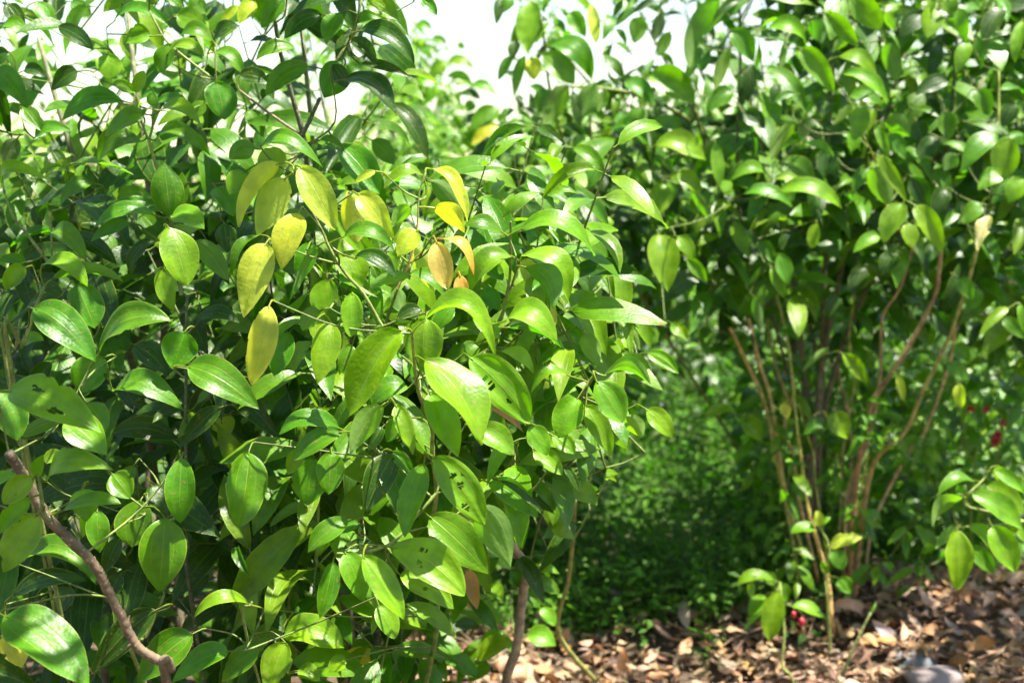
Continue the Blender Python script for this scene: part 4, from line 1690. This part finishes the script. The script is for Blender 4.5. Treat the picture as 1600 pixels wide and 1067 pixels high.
def stone(p, rx, ry, rz, mat, label, seed):
    f, u, t = grid(22, 14)
    th, ph = u * math.pi, t * math.pi
    n = np.stack([np.sin(ph) * np.cos(th), np.sin(ph) * np.sin(th), -np.cos(ph)], 1)
    rr = 1 + 0.10 * np.sin(3 * n[:, 0] + seed) * np.sin(2.3 * n[:, 1] + seed * 2) + 0.07 * np.sin(5 * n[:, 2] + 3 * n[:, 0] + seed) + 0.03 * np.sin(11 * n[:, 1] + 7 * n[:, 0])
    v = np.sign(n) * np.abs(n) ** 0.85 * rr[:, None] * np.array([rx, ry, rz]) + p
    o = mk('stone', v, f, np.stack([u, t], 1), np.full((len(v), 3), .3), mat, None, True, p)
    tag(o, label, 'stone', 'stones in the litter')


M_ST2 = simple_mat('mauve_stone', (0.17, 0.135, 0.125), 0.8, 25)
M_ST3 = simple_mat('green_stone', (0.13, 0.15, 0.13), 0.8, 25)
stone(P(1432, 1036, 2.92), 0.055, 0.05, 0.026, M_STONE, 'smooth blue-grey stone in the litter, behind the mauve one', 1.0)
stone(P(1458, 1062, 2.78), 0.062, 0.05, 0.026, M_ST2, 'smooth mauve stone at the bottom edge of the litter', 2.2)
stone(P(1418, 1055, 2.84), 0.026, 0.03, 0.022, M_ST3, 'small greenish stone against the mauve stone', 3.1)

# ------------------------------------------------------------------ weeds (one uncountable mass)
r = random.Random(77)
B_, T_, N_, W_, C_ = [], [], [], [], []
stems = Acc()
for i in range(2100):
    if i < 1500:
        x = r.uniform(-0.3, 1.15)
        y = 3.08 + 0.3 * min(max((x - 0.7) / 0.4, 0), 1) + 3.1 * r.random() ** 1.7 - (0.25 * r.random() if i % 14 == 0 else 0)
    else:
        x, y = r.uniform(0.8, 3.0), r.uniform(3.7, 6.2)
    h = r.uniform(0.12, 0.5) * max(0.3, 0.42 + 0.26 * (y - 3.2))
    g = np.array([x, y, float(gz(x, y))])
    top = g + np.array([r.gauss(0, .08), r.gauss(0, .08), h])
    if i % 3 == 0:
        stems.add(*tube([g, (g + top) / 2 + nrg.normal(0, .02, 3), top], [0.002, .0015, .001], 3, PAL['g'], False))
    col = jcol(PAL[r.choice('gggd')], r, .3)
    for k in range(r.randint(10, 22)):
        p = g + (top - g) * r.uniform(.15, 1.0) + nrg.normal(0, .02, 3)
        an = r.uniform(0, 6.3)
        L = r.uniform(.014, .04) * (1.9 if i % 7 == 0 and y > 3.45 else 1)
        e = unit(np.array([math.cos(an), math.sin(an), r.gauss(0.1, .5)]))
        B_.append(p); T_.append(p + e * L); C_.append(col)
        N_.append((r.gauss(0, .4), r.gauss(-.3, .4), 1)); W_.append(L * r.uniform(.35, .6))
B_, T_, N_, W_, C_ = map(np.array, (B_, T_, N_, W_, C_))
c = T_ - B_
sd_ = np.cross(c, N_); sd_ /= np.linalg.norm(sd_, axis=1, keepdims=True)
up_ = np.cross(sd_, c); up_ /= np.linalg.norm(up_, axis=1, keepdims=True)
m_ = (B_ + T_) / 2 + up_ * (W_ * .2)[:, None]
v = np.stack([B_, m_ - sd_ * W_[:, None] / 2, T_, m_ + sd_ * W_[:, None] / 2], 1).reshape(-1, 3)
f = np.arange(len(v)).reshape(-1, 4)
uvw = np.tile([[.38, .1], [.1, .5], [.38, .9], [.7, .5]], (len(B_), 1))
stems.add(v, f, uvw, np.repeat(C_, 4, 0))
o = stems.build('weeds', M_WEED)
tag(o, 'low fine-leaved green weeds filling the shaded gap between the shrubs', 'weeds', None, 'stuff')

# ------------------------------------------------------------------ shrubs and trees far behind
r = random.Random(8)
FAR = [(-5.5, 10, 1.9), (-3.6, 9, 1.8), (-1.9, 10.5, 1.9), (-0.7, 9.2, 1.75), (0.35, 10.5, 1.85), (1.3, 9.0, 1.9), (2.5, 9.5, 2.3), (3.9, 9.5, 2.8), (5.6, 11, 3.0),
       (-2.8, 15, 2.0), (-0.2, 16, 2.1), (2.2, 16, 2.5), (1.6, 7.2, 1.5), (2.9, 7.0, 2.0)]
names = ['far left bush beyond the shrubs', 'bush second in from the far left', 'bush behind the sunlit pale shrub', 'low bush behind the open sky gap, its left one',
         'low bush behind the open sky gap, its right one', 'bush at the end of the weedy gap', 'bush behind the bare stemmed shrub', 'tall bush behind the right edge leaves', 'tallest bush at the far right',
         'small bush in the farthest row, at its left', 'low bush in the farthest row, under the open sky', 'small bush in the farthest row, at its right',
         'bush closing the weedy gap just behind the weeds', 'bush behind the red flowers']
for (x, y, h), nm in zip(FAR, names):
    g = np.array([x, y, 0.0])
    e = empty('background_bush', g, 'blurred green ' + nm, 'bush', 'bushes in the background')
    trunk = Acc()
    nodes = []
    for k in range(5):
        tp = g + np.array([r.uniform(-.7, .7), r.uniform(-.5, .5), h * r.uniform(.6, .9)])
        pa = smooth_path([g, (g + tp) / 2 + np.array([0, 0, .15]), tp], 4)
        trunk.add(*tube(pa, np.linspace(.035, .012, len(pa)), 6, BROWN, False))
    trunk.build('trunk', M_BARK, e)
    lumps = [(r.uniform(-.75, .75), r.uniform(-.6, .6), r.uniform(.25, .92) * h, r.uniform(.22, .42)) for _ in range(24)]
    n = 3000
    idx = nrg.integers(0, len(lumps), n)
    lp = np.array(lumps)[idx]
    dirs = nrg.normal(0, 1, (n, 3)); dirs /= np.linalg.norm(dirs, axis=1, keepdims=True)
    p = lp[:, :3] + dirs * (lp[:, 3] * nrg.uniform(.55, 1.05, n))[:, None]
    p[:, 2] = np.clip(p[:, 2], .05, h * 1.05)
    p += g
    L = nrg.uniform(.07, .13, n)
    ee = dirs * .6 + nrg.normal(0, .6, (n, 3)); ee[:, 2] -= .4
    ee /= np.linalg.norm(ee, axis=1, keepdims=True)
    nn = dirs + np.array([0, -.3, .8])
    ss = np.cross(ee, nn); ss /= np.linalg.norm(ss, axis=1, keepdims=True)
    uu = np.cross(ss, ee)
    tpp = p + ee * L[:, None]
    mm = (p + tpp) / 2 + uu * (L * .1)[:, None]
    v = np.stack([p, mm - ss * (L * .22)[:, None], tpp, mm + ss * (L * .22)[:, None]], 1).reshape(-1, 3)
    cc = np.array([jcol(PAL[r.choice('lggl')], r, .2) for _ in range(n)])
    o = mk('crown', v, np.arange(4 * n).reshape(-1, 4), np.tile([[.38, .1], [.1, .5], [.38, .9], [.7, .5]], (n, 1)), np.repeat(cc, 4, 0), M_WEED, e)
    o['kind'] = 'stuff'
